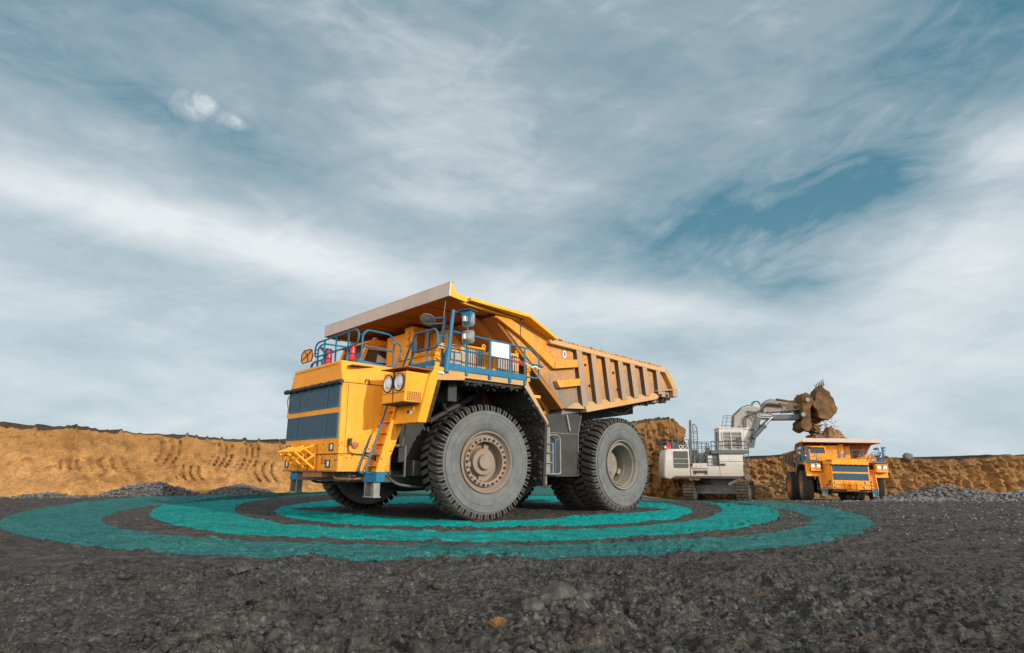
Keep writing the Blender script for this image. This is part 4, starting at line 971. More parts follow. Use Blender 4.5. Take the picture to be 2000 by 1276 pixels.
    for i in range(12): mb.tube([(-2.0, -3.05, 4.3+.3*i), (-1.6, -3.05, 4.3+.3*i)], .028, 5)
    for z in (5.2, 6.2, 7.2): mb.tube([(-2.25, -3.0, z), (-1.75, -2.6, z), (-1.58, -3.05, z)], .035, 5)
    mb.build('access_mast', M['exc_dark'], X)
    def rail(x0, x1, y, z, h, n):
        mb = MB(); mb.tube([(x0, y, z+h), (x1, y, z+h)], .035, 6); mb.tube([(x0, y, z+h*.55), (x1, y, z+h*.55)], .028, 6)
        for i in range(n+1): xx = x0+(x1-x0)*i/n; mb.tube([(xx, y, z), (xx, y, z+h)], .035, 6)
        mb.build('railing', M['exc_dark'], X)
    for a_ in ((-4.7, -2.5, -2.9, 5.46, .95, 4), (-4.7, -2.5, 2.9, 5.46, .95, 4), (-1.55, .5, -1.7, 5.1, 1.1, 4), (-1.55, .5, 3.0, 5.1, 1.1, 5), (-.3, 3.4, -3.28, 5.30, .9, 4), (-2.1, -.9, -3.25, 3.98, .9, 2), (-.75, .4, -3.18, 3.70, .75, 2)): rail(*a_)
    mb = MB(); mb.tube([(-1.6, -3.2, 3.98), (-.4, -3.2, 5.3)], .05, 6); mb.tube([(-1.6, -2.5, 3.98), (-.4, -2.5, 5.3)], .05, 6)
    for i in range(7): mb.box(-1.6+i*.18-.06, -1.6+i*.18+.06, -3.2, -2.5, 3.98+i*.198, 4.01+i*.198)
    mb.build('stair', M['exc_dark'], X)
    mb = MB(); mb.tube([(-1.6, -3.2, 4.0), (-1.6, -3.2, 4.7), (-.5, -3.2, 5.95), (-.45, -3.2, 5.3)], .035, 6); mb.build('stair_handrail', M['exc_dark'], X)
    mb = MB()
    for x in (2.88, 3.36): mb.tube([(x, -3.0, 2.6), (x+.08, -3.0, 5.3), (x+.06, -3.0, 6.1)], .035, 6)
    for i in range(10): mb.tube([(2.88, -3.0, 2.72+i*.25), (3.42, -3.0, 2.72+i*.25)], .03, 5)
    mb.box(2.8, 3.4, -3.3, -2.6, 2.45, 2.75); mb.build('access_ladder', M['exc_dark'], X)
    mb = MB(); rr = random.Random(2)
    for i in range(3): mb.cyl((-4.75+i*.18, -2.9, 5.45), (-4.75+i*.18, -2.9, 5.95+.2*(i % 2)), .06, 10)
    mb.box(-4.8, -4.35, -2.95, -2.8, 5.46, 5.7); mb.build('red_tank', M['red'], X, .03)
    mb = MB(); mb.prism([(-4.3, 5.47), (-2.7, 5.47), (-3.2, 5.75), (-4.1, 6.25)], -2.4, 1.0); mb.box(-3.9, -2.6, -2.9, -2.5, 5.47, 5.65); mb.build('air_cleaner_cover', M['exc_dark'], X, .05)
    mb = MB()
    for x in (-3.35, -2.95): mb.lathe([(.20, -.05), (.20, .05), (.13, .05), (.13, -.05)], 16, (x, -3.0, 5.68), 'Y', closed=True)
    mb.tube([(-4.9, -3.0, 5.5), (-5.0, -3.0, 5.75)], .12, 8); mb.build('exhaust_outlet', M['exc'], X)
    # boom, stick, rams
    bo = MB(); bo.prism([(2.9, 5.4), (2.6, 7.72), (2.76, 9.01), (3.74, 9.86), (4.53, 10.08), (5.48, 9.92), (6.02, 9.83), (6.26, 9.4), (5.42, 8.75), (5.0, 8.15), (4.72, 7.28), (4.44, 6.58), (4.1, 5.5)], -.62, .95)
    bo = bo.build('boom', M['exc_boom'], X, .10)
    q = MB()
    q.prism([(4.15, 5.6), (4.55, 5.6), (5.0, 7.3), (5.55, 8.7), (5.3, 9.05), (4.75, 8.2)], -.78, -.62); q.tube([(4.30, -.75, 7.5), (4.65, -.75, 7.75), (4.86, -.75, 7.3)], .12, 8, .2)
    q.build('boom_gusset', M['exc_dark'], bo, .03)
    for (x, z, r) in ((5.30, 9.02, .24), (6.0, 9.55, .22), (3.4, 7.9, .15)):
        q = MB(); q.cyl((x, -.82, z), (x, -.55, z), r, 16); q.build('pivot_pin', M['steel'], bo)
    h = MB()
    for k in range(2):
        o = .18*k
        h.tube([(3.65+o, -.72, 7.75), (3.72+o, -.8, 8.7), (4.15+o, -.85, 9.15), (4.72, -.85, 9.0-o), (4.98-o*.3, -.8, 8.4)], .05, 6, .35)
        h.tube([(4.6+o, .1, 10.0), (5.0+o, .1, 10.6), (5.5+o*.5, .1, 10.65), (5.85, .1, 10.1)], .05, 6, .4)
        h.tube([(4.1, -.74, 9.55-o), (4.8, -.8, 9.35-o), (5.6, -.82, 9.55-o), (6.1, -.8, 10.2-o*.6), (6.8, -.8, 10.3-o), (7.8, -.78, 10.1-o)], .045, 6, .3)
        h.tube([(7.4, -.78, 10.3-o), (8.15, -.85, 10.2-o), (8.3, -.85, 9.8), (7.9, -.8, 9.35)], .04, 6, .25)
    for i in range(5): h.box(6.3+i*.3, 6.5+i*.3, -.85, -.6, 10.15-.03*i, 10.35-.03*i)
    h.tube([(2.7, -.3, 9.1), (3.7, -.3, 9.98), (4.5, -.3, 10.2)], .05, 6); h.tube([(2.62, -.3, 7.6), (2.70, -.3, 9.1)], .05, 6)
    h.build('hydraulic_hose', M['hose'], bo)
    q = MB()
    for x in (1.35, 1.75, 2.35): q.tube([(x, -.5, 7.62), (x+.32, -.5, 9.0)], .035, 6)
    for z in (8.0, 8.4, 8.8): q.tube([(1.42+(z-7.62)*.23, -.5, z), (2.42+(z-7.62)*.23, -.5, z)], .03, 6)
    q.tube([(1.66, -.5, 9.0), (2.1, -.5, 9.1), (2.66, -.5, 9.0)], .035, 6); q.build('boom_ladder', M['exc_dark'], X)
    sk = MB(); sk.prism([(5.80, 9.90), (6.15, 10.52), (6.66, 10.85), (7.34, 10.74), (8.76, 10.47), (9.95, 10.17), (9.95, 9.60), (7.91, 9.42), (6.26, 9.30)], -.55, .85)
    sk = sk.build('stick', M['exc_stick'], X, .08)
    q = MB(); q.tube([(7.3, -.5, 10.74), (8.7, -.5, 10.50)], .13, 10); q.box(8.5, 9.3, -.5, .7, 10.35, 10.62); q.box(9.0, 9.9, -.66, .9, 9.75, 10.05); q.build('stick_fitting', M['dirtsteel'], sk, .02)
    for y in (-.75, .75):
        q = MB(); q.tube([(4.50, y, 6.65), (5.85, y, 8.0)], [.24, .24], 14); q.tube([(5.65, y, 7.8), (5.85, y, 8.0)], .28, 14); q.build('boom_cylinder', M['exc_dark'], X)
        q = MB(); q.tube([(5.85, y, 8.0), (6.75, y, 8.85)], .12, 12); q.build('piston_rod', M['chrome'], X)
        q = MB(); q.tube([(5.4, y, 8.95+.1), (6.6, y, 8.95)], .11, 12); q.tube([(5.4, y, 8.78), (6.6, y, 8.74)], .09, 10); q.build('piston_rod', M['chrome'], X)
    q = MB(); q.prism([(6.55, 9.2), (6.9, 9.1), (9.45, 9.12), (9.5, 8.65), (9.32, 8.55), (6.85, 8.55), (6.5, 8.75)], -.7, .8); q.tube([(7.6, -.4, 9.3), (9.2, -.4, 9.35)], .08, 8); q.build('stick_cylinder', M['exc_dark'], X, .08)
    # muddy shovel: back plate with lip, clam shell with teeth
    bk = MB(); bk.prism([(9.60, 9.87), (9.75, 11.0), (10.17, 11.40), (10.55, 11.16), (10.78, 10.49), (10.45, 9.6), (10.42, 8.87), (10.36, 7.70), (9.85, 7.22), (9.32, 7.6), (9.34, 8.19), (9.68, 8.6)], -1.5, 1.7)
    bk = bk.build('bucket_back', M['dirtsteel'], X); rough(bk, 6, .24, 1.7)
    for (x, z) in ((10.18, 10.55), (9.6, 9.0)):
        q = MB(); q.cyl((x, -1.75, z), (x, -1.45, z), .22, 14); q.build('bucket_pin', M['steel'], bk)
    bu = MB(); bu.prism([(11.20, 10.9), (11.45, 11.4), (11.78, 12.0), (12.08, 12.15), (12.34, 11.8), (12.62, 11.3), (12.85, 10.8), (12.98, 10.3), (13.0, 9.85), (12.93, 9.45), (12.78, 9.10), (12.1, 8.42), (11.12, 8.72), (11.05, 9.5), (10.75, 9.9), (10.7, 10.4), (11.0, 10.5)], -1.7, 1.9)
    bu.v = [(p[0], .1+(p[1]-.1)*(1-.55*min(1, max(0, (p[2]-9.6)/2.6))), p[2]) for p in bu.v]
    bu = bu.build('bucket', M['dirtsteel'], X); rough(bu, 6, .30, 1.5, 4)
    for i in range(6):
        y = -1.2+i*.10; x = 11.22+.20*i; z = 11.45+.13*i; q = MB(); q.hexa([(x, y-.06, z), (x+.11, y-.06, z+.03), (x+.11, y+.06, z+.03), (x, y+.06, z), (x-.03, y-.02, z+.72), (x+.03, y-.02, z+.74), (x+.03, y+.02, z+.74), (x-.03, y+.02, z+.72)]); q.build('bucket_tooth', M['dirtsteel'], bu)
    return X
exc = make_excavator()
exc['label'] = 'white and grey crawler excavator tipping its muddy bucket beside the distant dump truck'
exc['category'] = 'excavator'

# ================================================================== LAND
def ground_base(x, y):
    """broad shape of the yard: level, then falling away to the right of the big truck"""
    yy = np.maximum(y, 1.0)
    sl = sstep(.05, .29, x/yy)
    s = np.maximum(0, y-24.0)
    z = -.0515*sl*(s-3*(1-np.exp(-s/3)))
    lim = -2.25
    z = np.where(z < lim+.5, lim+.5-.5*(1-np.exp(-(lim+.5-z)/.5)), z)
    return z
def ground_detail(x, y):
    d = np.hypot(x, y)
    z = .042*fbm(x*.45, y*.55, 0, 4)+.03*ridge(x*.28+.4*noise3(x*.5, y*.5, 5), y*1.25, 61, 3)*sstep(6.5, 9, d)
    z += .055*ridge(x*.75+.3*noise3(x*.4, y*.4, 2), y*1.35, 3.1, 3)*sstep(-.15, .5, fbm(x*.22, y*.28, 7, 2)+.15)
    cl = np.clip(fbm(x*2.1, y*2.6, 4.4, 3)-.12, 0, 1); z += .22*cl*sstep(-.2, .35, fbm(x*.35, y*.35, 9, 3))
    m1 = sstep(-.25, .25, fbm(x*.6, y*.7, 31, 2))
    z += .085*sstep(.0, .24, fbm(x*2.6+.4*noise3(x*5, y*5, 1), y*3.2, 41, 3))*m1
    z += .042*sstep(.0, .20, fbm(x*6.5, y*7.5, 43, 3))*(.35+.65*m1)
    z += .014*sstep(-.02, .18, fbm(x*15, y*17, 47, 2))
    z += .012*fbm(x*17, y*18, 5.7, 2)
    # crawler and tyre ruts running across the yard
    u = y*.97+x*.10+.25*noise3(x*.12, y*.12, 3)
    z += -.085*np.clip(np.sin(u*2.6), 0, 1)**3*sstep(-.1, .35, noise3(x*.14, y*.3, 12))
    z += .022*np.clip(np.sin(u*5.2+1), 0, 1)**2*np.sin(x*9+2*noise3(x*.5, y*.8, 3))*sstep(0, .3, noise3(x*.16+5, y*.35, 15))
    # a heap of churned lumps near the camera
    bump = np.exp(-(((x-.55)/1.0)**2+((y-6.1)/.55)**2)); z += bump*(.05+.10*np.clip(fbm(x*2.4, y*2.8, 8, 3)+.1, 0, 1))
    return z*(1-.55*sstep(7.5, 13, d))
def ground_z(x, y): return ground_base(x, y)+ground_detail(x, y)

def ground_grid():
    rows = [0.0, .4, .9, 1.5, 2.1, 2.7, 3.2]
    r = 3.6
    while r < 110:
        rows.append(r); r += min(max(r*r/1500, .016), .42 if r < 60 else 1.2)
    while r < 900: rows.append(r); r *= 1.18
    rows = np.array(rows)
    core = np.radians(np.linspace(-48, 48, 900)); outer = np.radians(np.linspace(50, 178, 60))
    th = np.concatenate([-outer[::-1], core, outer])
    Rr, Th = np.meshgrid(rows, th, indexing='ij')
    x, y = Rr*np.sin(Th), Rr*np.cos(Th)
    return x, y, len(rows), len(th)
gx, gy, nr, nc = ground_grid()
gz = ground_z(gx, gy)
V = np.stack([gx, gy, gz], -1).reshape(-1, 3)
ii = np.arange(nr*nc).reshape(nr, nc)
Q = np.stack([ii[:-1, :-1], ii[1:, :-1], ii[1:, 1:], ii[:-1, 1:]], -1).reshape(-1, 4)[:, ::-1]
ground = from_np('ground', V, Q, M['ground'], kind='structure', label='dark churned coal ground of the open pit floor', category='ground')

# ---- painted rings: the ground's own surface cut along ellipses and lifted a few millimetres
def ell(cx, cy, a, b, ang):
    c, s = math.cos(math.radians(ang)), math.sin(math.radians(ang))
    def f(x, y):
        u = ((x-cx)*c+(y-cy)*s)/a; v = (-(x-cx)*s+(y-cy)*c)/b
        return 1-np.sqrt(u*u+v*v)          # > 0 inside
    return f
E_out, E_outh = ell(-3.35, 28.5, 19.1, 14.19, -74.57), ell(-1.96, 22.96, 11.74, 10.61, -58.19)
E_mid, E_midh = ell(-2.19, 29.72, 17.67, 11.58, -82.5), ell(-1.55, 29.5, 15.42, 9.45, -85.14)
E_in = ell(-1.04, 23.77, 8.76, 7.11, -82.54)
#RINGFIX
def under_truck(x, y):      # > 0 inside the bare patch below the truck
    a = math.radians(222.22); c, s = math.cos(a), math.sin(a)
    X = (x+3.06)*c+(y-19.85)*s; Y = -(x+3.06)*s+(y-19.85)*c
    w = .25*noise3(x*.9, y*.9, 2)
    d = np.minimum(np.minimum(X+7.6, .75-.16*(Y-3.6)*(Y < 3.6)-X), np.minimum(4.15-.05*X-Y, Y+4.6))
    return d*.1+w*.03
def clip_ring(name, fns, mat, lift, **props):
    vals = [f(V[:, 0], V[:, 1]) for f in fns]
    mn = np.min(np.stack([v[Q] for v in vals]), axis=0)     # per corner, worst of the tests
    allpos = np.all(mn > 0, axis=1)
    anypos = np.all(np.stack([v[Q].max(1) > 0 for v in vals]), axis=0)
    full = Q[allpos]; part = Q[anypos & ~allpos]
    verts = [tuple(p) for p in []]; faces = []
    ids, inv = np.unique(full.ravel(), return_inverse=True)
    verts = [tuple(p) for p in V[ids]]; faces = [tuple(f) for f in inv.reshape(-1, 4)]
    for q in part:
        poly = [(V[i], [v[i] for v in vals]) for i in q]
        for k in range(len(vals)):
            out = []
            for i in range(len(poly)):
                a, b = poly[i], poly[(i+1) % len(poly)]
                fa, fb = a[1][k], b[1][k]
                if fa >= 0: out.append(a)
                if (fa >= 0) != (fb >= 0):
                    t = fa/(fa-fb); out.append((a[0]+(b[0]-a[0])*t, [u+(w-u)*t for u, w in zip(a[1], b[1])]))
            poly = out
            if len(poly) < 3: break
        if len(poly) >= 3:
            o = len(verts); verts += [tuple(p[0]) for p in poly]; faces.append(tuple(range(o, o+len(poly))))
    me = bpy.data.meshes.new(name); me.from_pydata([(p[0], p[1], p[2]+lift) for p in verts], [], faces); me.shade_smooth()
    o = bpy.data.objects.new(name, me); COL.objects.link(o); me.materials.append(mat)
    for k, v in props.items(): o[k] = v
    return o
near = lambda x, y: 80-np.hypot(x, y)
no_u = lambda x, y: -under_truck(x, y)
inv_ = lambda f: (lambda x, y: -f(x, y))
RF = [[E_out, inv_(E_outh), near], [E_mid, inv_(E_midh), near], [E_in, no_u, near]]
ring_objs = []
for i, (nm, lab, amt, colr) in enumerate(RINGS):
    fs = RF[i]
    if i == 0: fs = [E_out, lambda x, y: -np.maximum(E_outh(x, y), np.maximum(E_mid(x, y)*0-1, -1)), near]
    ring_objs.append(clip_ring(nm, fs, ring_mats[i], .006, label=lab, category='ground marking', group='teal rings painted on the ground'))

# ---- loose stones and clods
def ico():
    t = (1+5**.5)/2
    v = np.array([(-1, t, 0), (1, t, 0), (-1, -t, 0), (1, -t, 0), (0, -1, t), (0, 1, t), (0, -1, -t), (0, 1, -t), (t, 0, -1), (t, 0, 1), (-t, 0, -1), (-t, 0, 1)], float); v /= np.linalg.norm(v[0])
    f = np.array([(0, 11, 5), (0, 5, 1), (0, 1, 7), (0, 7, 10), (0, 10, 11), (1, 5, 9), (5, 11, 4), (11, 10, 2), (10, 7, 6), (7, 1, 8), (3, 9, 4), (3, 4, 2), (3, 2, 6), (3, 6, 8), (3, 8, 9), (4, 9, 5), (2, 4, 11), (6, 2, 10), (8, 6, 7), (9, 8, 1)])
    return v, f
def ico1():
    v, f = ico(); v = [tuple(p) for p in v]; cache = {}; nf = []
    def mid(a, b):
        k = (min(a, b), max(a, b))
        if k not in cache: p = (np.array(v[a])+np.array(v[b])); p /= np.linalg.norm(p); v.append(tuple(p)); cache[k] = len(v)-1
        return cache[k]
    for a, b, c in f:
        x, y, z = mid(a, b), mid(b, c), mid(c, a); nf += [(a, x, z), (b, y, x), (c, z, y), (x, y, z)]
    return np.array(v), np.array(nf)
def stones(px, py, pz, size, flat=.65, sub=False, sink=.25, jag=.28):
    n = len(px); bv, bf = ico1() if sub else ico(); m = len(bv)
    v = np.repeat(bv[None], n, 0)
    v = v*(1+rng.normal(0, jag, (n, m, 1))*.8)
    ang = rng.uniform(0, 2*PI, n); c, s = np.cos(ang), np.sin(ang)
    st = np.stack([rng.uniform(.75, 1.35, n), rng.uniform(.6, 1.0, n), rng.uniform(.6, 1.0, n)*flat], -1)
    v = v*st[:, None, :]
    tilt = rng.normal(0, .3, n); ct, sn = np.cos(tilt), np.sin(tilt)
    y, z = v[..., 1]*ct[:, None]-v[..., 2]*sn[:, None], v[..., 1]*sn[:, None]+v[..., 2]*ct[:, None]
    x = v[..., 0]*c[:, None]-y*s[:, None]; y2 = v[..., 0]*s[:, None]+y*c[:, None]
    v = np.stack([x, y2, z], -1)*size[:, None, None]
    v += np.stack([px, py, pz+size*flat*(1-2*sink)*.6], -1)[:, None, :]
    f = (bf[None]+(np.arange(n)*m)[:, None, None]).reshape(-1, 3)
    return v.reshape(-1, 3), f
def scatter(n, th0, th1, r0, r1, power=1.0):
    th = np.radians(rng.uniform(th0, th1, n)); t = rng.uniform(0, 1, n)
    r = 1/((1-t)/r0**power+t/r1**power)**(1/power)
    return r*np.sin(th), r*np.cos(th), r
# which ring does a stone lie on
def ring_of(x, y):
    k = np.full(len(x), -1)
    k[(E_out(x, y) > 0) & (E_outh(x, y) < 0)] = 0
    k[(E_mid(x, y) > 0) & (E_midh(x, y) < 0)] = 1
    k[(E_in(x, y) > 0) & (under_truck(x, y) < 0)] = 2
    return k
def merge(parts):
    vs, fs, o = [], [], 0
    for v, f in parts: vs.append(v); fs.append(f+o); o += len(v)
    return np.concatenate(vs), np.concatenate(fs)
x, y, r = scatter(15000, -46, 46, 4.2, 46, .8)
size = np.minimum(.004+.0010*r+rng.gamma(1.2, .005, len(r)), .075)
k = ring_of(x, y); z = ground_z(x, y)
clump = fbm(x*.5, y*.5, 21, 3); keep = (clump+rng.uniform(-.3, .3, len(x))) > -.15
x, y, r, size, k, z = [a[keep] for a in (x, y, r, size, k, z)]
pale = rng.uniform(0, 1, len(x)) < .09
def stuff(name, sel, mat, label, cat, **kw):
    v, f = stones(x[sel], y[sel], z[sel], size[sel]*kw.pop('sc', 1), **kw)
    return from_np(name, v, f, mat, smooth=False, kind='stuff', label=label, category=cat)
stuff('loose_clods', (k < 0) & ~pale, M['ground'], 'dark loose clods and coal crumbs strewn over the pit floor', 'rubble')
stuff('pale_gravel', (k < 0) & pale, M['gravel'], 'small pale stones strewn over the dark ground', 'gravel', sc=.55)
for i, w in enumerate(('dull outer', 'middle', 'bright inner')):
    v, f = stones(x[k == i], y[k == i], z[k == i], size[k == i]*.6)
    from_np('painted_clods', v, f, rock_teal[i], smooth=False, kind='stuff', label='small teal coated clods on the %s painted ring' % w, category='rubble')
x, y, r = scatter(3200, -46, 46, 4.4, 16, 1.0)
cm = fbm(x*.55, y*.8, 71, 3); keep = cm+rng.uniform(-.12, .12, len(x)) > .10
x, y, r = x[keep], y[keep], r[keep]; size = np.minimum(.014+rng.gamma(1.7, .013, len(x)), .095); z = ground_z(x, y); k = ring_of(x, y); keep = k < 0
x, y, size, z = x[keep], y[keep], size[keep], z[keep]
v, f = stones(x, y, z, size, sub=True, sink=.38, jag=.20)
from_np('broken_clods', v, f, M['ground'], smooth=False, kind='stuff', label='broken dark mud clods lying in clusters over the foreground', category='rubble')
# lighter gravel apron on the right, in front of the piles
x, y, r = scatter(11000, 18, 46, 15, 62, .3)
size = .012+.0011*r*rng.uniform(.2, 1.4, len(r))**1.5; z = ground_z(x, y); k = ring_of(x, y)
dens = sstep(.32, .54, x/y)*(.12+.88*sstep(24, 42, y))+.04; keep = (rng.uniform(0, 1, len(x)) < dens) & (k < 0)
x, y, size, z, k = [a[keep] for a in (x, y, size, z, k)]
far_pale = rng.uniform(0, 1, len(x)) < .38
stuff('gravel', ~far_pale, M['rock'], 'broken grey rock spread over the right side of the yard', 'gravel')
stuff('gravel', far_pale, M['gravel'], 'pale broken gravel spread over the right side of the yard', 'gravel')

# ---- a few larger lumps close to the camera, each a thing
def lump(name, px, py, s, mat, label, cat, st=(1.2, .9, .75), seed=0, sink=.3, jag=1.0, base=None, group=None, n=3):
    import bmesh
    bm = bmesh.new(); bmesh.ops.create_icosphere(bm, subdivisions=n+1, radius=1)
    P = np.array([v.co[:] for v in bm.verts])
    d = 1+jag*(.30*fbm(P[:, 0]*1.1+seed, P[:, 1]*1.1, P[:, 2]*1.1, 2)+.16*ridge(P[:, 0]*1.9+seed, P[:, 1]*1.9, P[:, 2]*1.9+4, 2)+.05*fbm(P[:, 0]*7+seed, P[:, 1]*7, P[:, 2]*7, 3))
    # knock flat facets into it
    rr = np.random.default_rng(seed)
    P2 = P*d[:, None]
    for i in range(14):
        nn = rr.normal(size=3); nn /= np.linalg.norm(nn); h = rr.uniform(.62, .95)
        q = P2 @ nn; P2 -= np.maximum(0, q-h)[:, None]*nn*.9
    P2 *= np.array(st)*s
    for v, q in zip(bm.verts, P2): v.co = q
    me = bpy.data.meshes.new(name); bm.to_mesh(me); bm.free(); me.shade_smooth(); me.set_sharp_from_angle(angle=math.radians(38))
    o = bpy.data.objects.new(name, me); COL.objects.link(o); me.materials.append(mat)
    gz0 = float(ground_z(np.array([px]), np.array([py]))[0]) if base is None else base
    o.location = (px, py, gz0+s*st[2]*(1-2*sink)); o.rotation_euler = (0, 0, seed*1.3)
    o['label'] = label; o['category'] = cat
    if group: o['group'] = group
    return o
G = 'larger clods on the foreground ground'
lump('mud_clod', .42, 6.15, .17, M['clod'], 'largest grey mud clod at the bottom of the picture, right of the ochre lump', 'clod', (1.25, .9, .8), 3, .25, group=G)
lump('mud_clod', .66, 6.45, .13, M['clod'], 'smooth grey mud clod just behind the largest foreground clod', 'clod', (1.35, .9, .7), 8, .25, group=G)
lump('mud_clod', .16, 5.92, .12, M['clod'], 'rough dark clod between the ochre lump and the largest foreground clod', 'clod', (1.0, .9, .8), 5, .25, group=G)
lump('clay_lump', -.12, 5.40, .055, M['clay'], 'ochre clay lump lying at the bottom edge left of the largest grey clod', 'clay lump', (1.3, .9, .7), 12, .3)
lump('clay_lump', .05, 5.33, .04, M['clay'], 'small ochre clay crumb in front of the foreground mud clods', 'clay lump', (1.4, .9, .6), 14, .3)
lump('mud_clod', -3.3, 8.1, .10, M['clod'], 'low dark clod on the left foreground below the outer teal ring', 'clod', (1.4, 1, .7), 21, .3, group=G)
lump('mud_clod', -1.45, 5.9, .06, M['clod'], 'small angular grey stone in the left foreground', 'stone', (1.2, .9, .8), 23, .2)
lump('mud_clod', 3.6, 6.9, .11, M['clod'], 'dark clod in the right foreground among the ruts', 'clod', (1.5, .9, .6), 25, .3, group=G)
for i, (px, py, s) in enumerate(((-1.9, 9.75, .13), (-1.45, 9.9, .11), (-.85, 9.6, .10), (-.35, 9.95, .12), (.0, 10.15, .13))):
    lump('painted_clod', px, py, s*.9, ring_mats[0], ('rounded teal clod at the left end of the row on the outer ring', 'second rounded teal clod from the left of the row on the outer ring', 'small rounded teal clod in the middle of the row on the outer ring', 'rounded teal clod just right of the small middle one on the outer ring', 'flat teal clod at the right end of the row on the outer ring')[i], 'clod', (1.5, .9, .5), 31+i, .42, jag=.6, group='teal clods on the outer ring')

# ---- banks of cut clay
def bank(name, path, label, nu, nv=46, plate=22, lean=1.7, amp=.55, grooves=0.0, cliff=False, teeth=False, topw=.86, seed=0, toe=.5, mat='clay', vz=.5):
    """path: (x, y, foot z, top z) along the foot, from left to right"""
    P = np.array(path, float); seg = np.r_[0, np.cumsum(np.hypot(np.diff(P[:, 0]), np.diff(P[:, 1])))]
    s = np.linspace(0, seg[-1], nu); C = np.stack([np.interp(s, seg, P[:, j]) for j in range(4)], -1)
    for j in range(4):
        kw = max(5, int(2.6/(s[1]-s[0]))//2*2+1); kk = np.hanning(kw+2)[1:-1]; kk /= kk.sum(); hw = kw//2; C[hw:-hw, j] = np.convolve(C[:, j], kk, 'valid')
    T = np.gradient(C[:, :2], axis=0); T /= np.linalg.norm(T, axis=1)[:, None]
    Nn = np.stack([-T[:, 1], T[:, 0]], -1)                   # points back, away from the yard
    t = np.r_[np.linspace(-.06, 1, nv), 1+np.linspace(.03, 1, 14)**1.6]
    S, Tt = np.meshgrid(s, t, indexing='ij')
    f = np.clip(Tt, 0, 1)
    back = np.where(Tt <= 1, lean*(f+toe*(1-f)**3*-1+toe*0), lean+(Tt-1)*plate)
    zf, zt = C[:, 2:3], C[:, 3:4]
    topn = .35*amp*fbm(S*.22+seed, 0*S, 5.0, 4)+.13*fbm(S*1.7, 0*S, 9, 3)+.14*sstep(.05, .2, fbm(S*2.4, 0*S, 19+seed, 3))
    hgt = np.where(Tt <= 1, zf+(zt-zf)*np.clip(Tt, -.08, 1), zt)+topn*f**2
    # displacement along the outward direction
    zz = hgt
    dis = amp*(1.0*fbm(S*.33+seed, Tt*.8, 2.0, 3)+.45*ridge(S*.7+seed, zz*vz, 4.0, 4)*(1+.7*(vz < .4))+.22*fbm(S*2.0, zz*2.4, seed, 4)+.12*fbm(S*7, zz*7, seed, 2)+.30*sstep(-.05, .12, fbm(S*.9, zz*1.3, seed+8, 4))+.12*sstep(0, .14, fbm(S*2.3, zz*1.4, seed+5, 3)))
    if grooves: dis += grooves*(ridge(S*.95+.25*noise3(S*.3, zz*.5, 7), zz*.10, 3.3+seed, 2)*.6-.2+np.where(fbm(S*.5, zz*.9, 6.6, 2) > .12, .35, 0))
    if teeth:
        g = np.zeros_like(S)
        for c0, wd, z0, z1, cv in ((30.3, 1.4, .45, .95, .35), (33.0, 1.3, .42, .95, .4), (34.4, 1.2, .40, .95, .35), (28.4, 2.2, .30, .58, -.3), (32.0, 1.6, .18, .52, -.4), (35.8, 1.8, .15, .6, -.5), (26.2, 2.0, .32, .54, -.25)):
            u = S-c0-cv*np.sin((f-z0)/(z1-z0)*PI*.8); m = sstep(0, .15, (u+wd/2)/wd)*sstep(0, .15, (wd/2-u)/wd)*sstep(z0, z0+.08, f)*(1-sstep(z1-.08, z1, f))
            g -= m*np.clip(np.sin(u*2*PI/(wd/4)), 0, 1)**4
        dis += g*.55
    e = np.where(Tt <= 1, np.clip(1-(np.abs(f-.5)*2)**8*.75, 0, 1), .12)
    off = back-dis*e
    X = C[:, 0:1]+Nn[:, 0:1]*off; Y = C[:, 1:2]+Nn[:, 1:2]*off
    Z = hgt+np.where(Tt > 1, .15*amp*fbm(X*.8, Y*.8, 3, 3), 0)
    vs = np.stack([X, Y, Z], -1).reshape(-1, 3); m, n = S.shape
    ii = np.arange(m*n).reshape(m, n); q = np.stack([ii[:-1, :-1], ii[1:, :-1], ii[1:, 1:], ii[:-1, 1:]], -1).reshape(-1, 4)
    o = from_np(name, vs, q, M[mat], kind='structure', label=label, category='earth bank')
    at = o.data.attributes.new('top_soil', 'FLOAT', 'POINT')
    ts = np.where(Tt > 1, 1.0, np.maximum(sstep(topw, 1.0, f+.10*fbm(S*.6+seed, zz*1.2, 1, 3)), .36*sstep(.38, .85, f+.16*fbm(S*.25+seed, zz*.8, 2, 3))))
    if cliff: ts = np.maximum(ts, .95*np.exp(-((f-.70+.05*noise3(S*.5, 0, 1))/.06)**2)*(fbm(S*.3, f*2, 4, 2) > -.15))
    at.data.foreach_set('value', ts.astype(np.float32).ravel())
    return o
bank('earth_bank', [(-46, 22, .05, 3.6), (-34, 27, .05, 3.6), (-23.84, 30, .02, 3.5), (-21.44, 31, .02, 3.5), (-18.94, 34, .0, 3.24), (-14.9, 36, .0, 3.05), (-12.78, 36.9, .0, 2.95), (-8.5, 45, -.1, 3.3), (-3, 52, -.3, 3.4), (4, 60, -.8, 3.8), (9, 66, -1.2, 4.2)],
     'low ochre earth bank with bucket tooth marks and a dark crest behind the big truck', 760, 70, lean=2.2, amp=.50, teeth=True, topw=.90, mat='clay_light')
bank('earth_mound', [(8.0, 72.5, -1.8, 6.0), (12.0, 74.5, -2.0, 6.7), (14.5, 75.5, -2.2, 6.9), (18.9, 75.5, -2.2, 7.35), (20.6, 76.0, -2.2, 7.0), (21.5, 78.5, -2.2, 6.4), (22.2, 84, -2.2, 4.0), (22.6, 92, -2.2, 3.0)],
     'high crumbling clay cliff with a dark seam standing behind the white excavator', 360, 80, plate=9, lean=1.0, amp=.95, grooves=.75, cliff=True, topw=.93, seed=17, vz=.22)
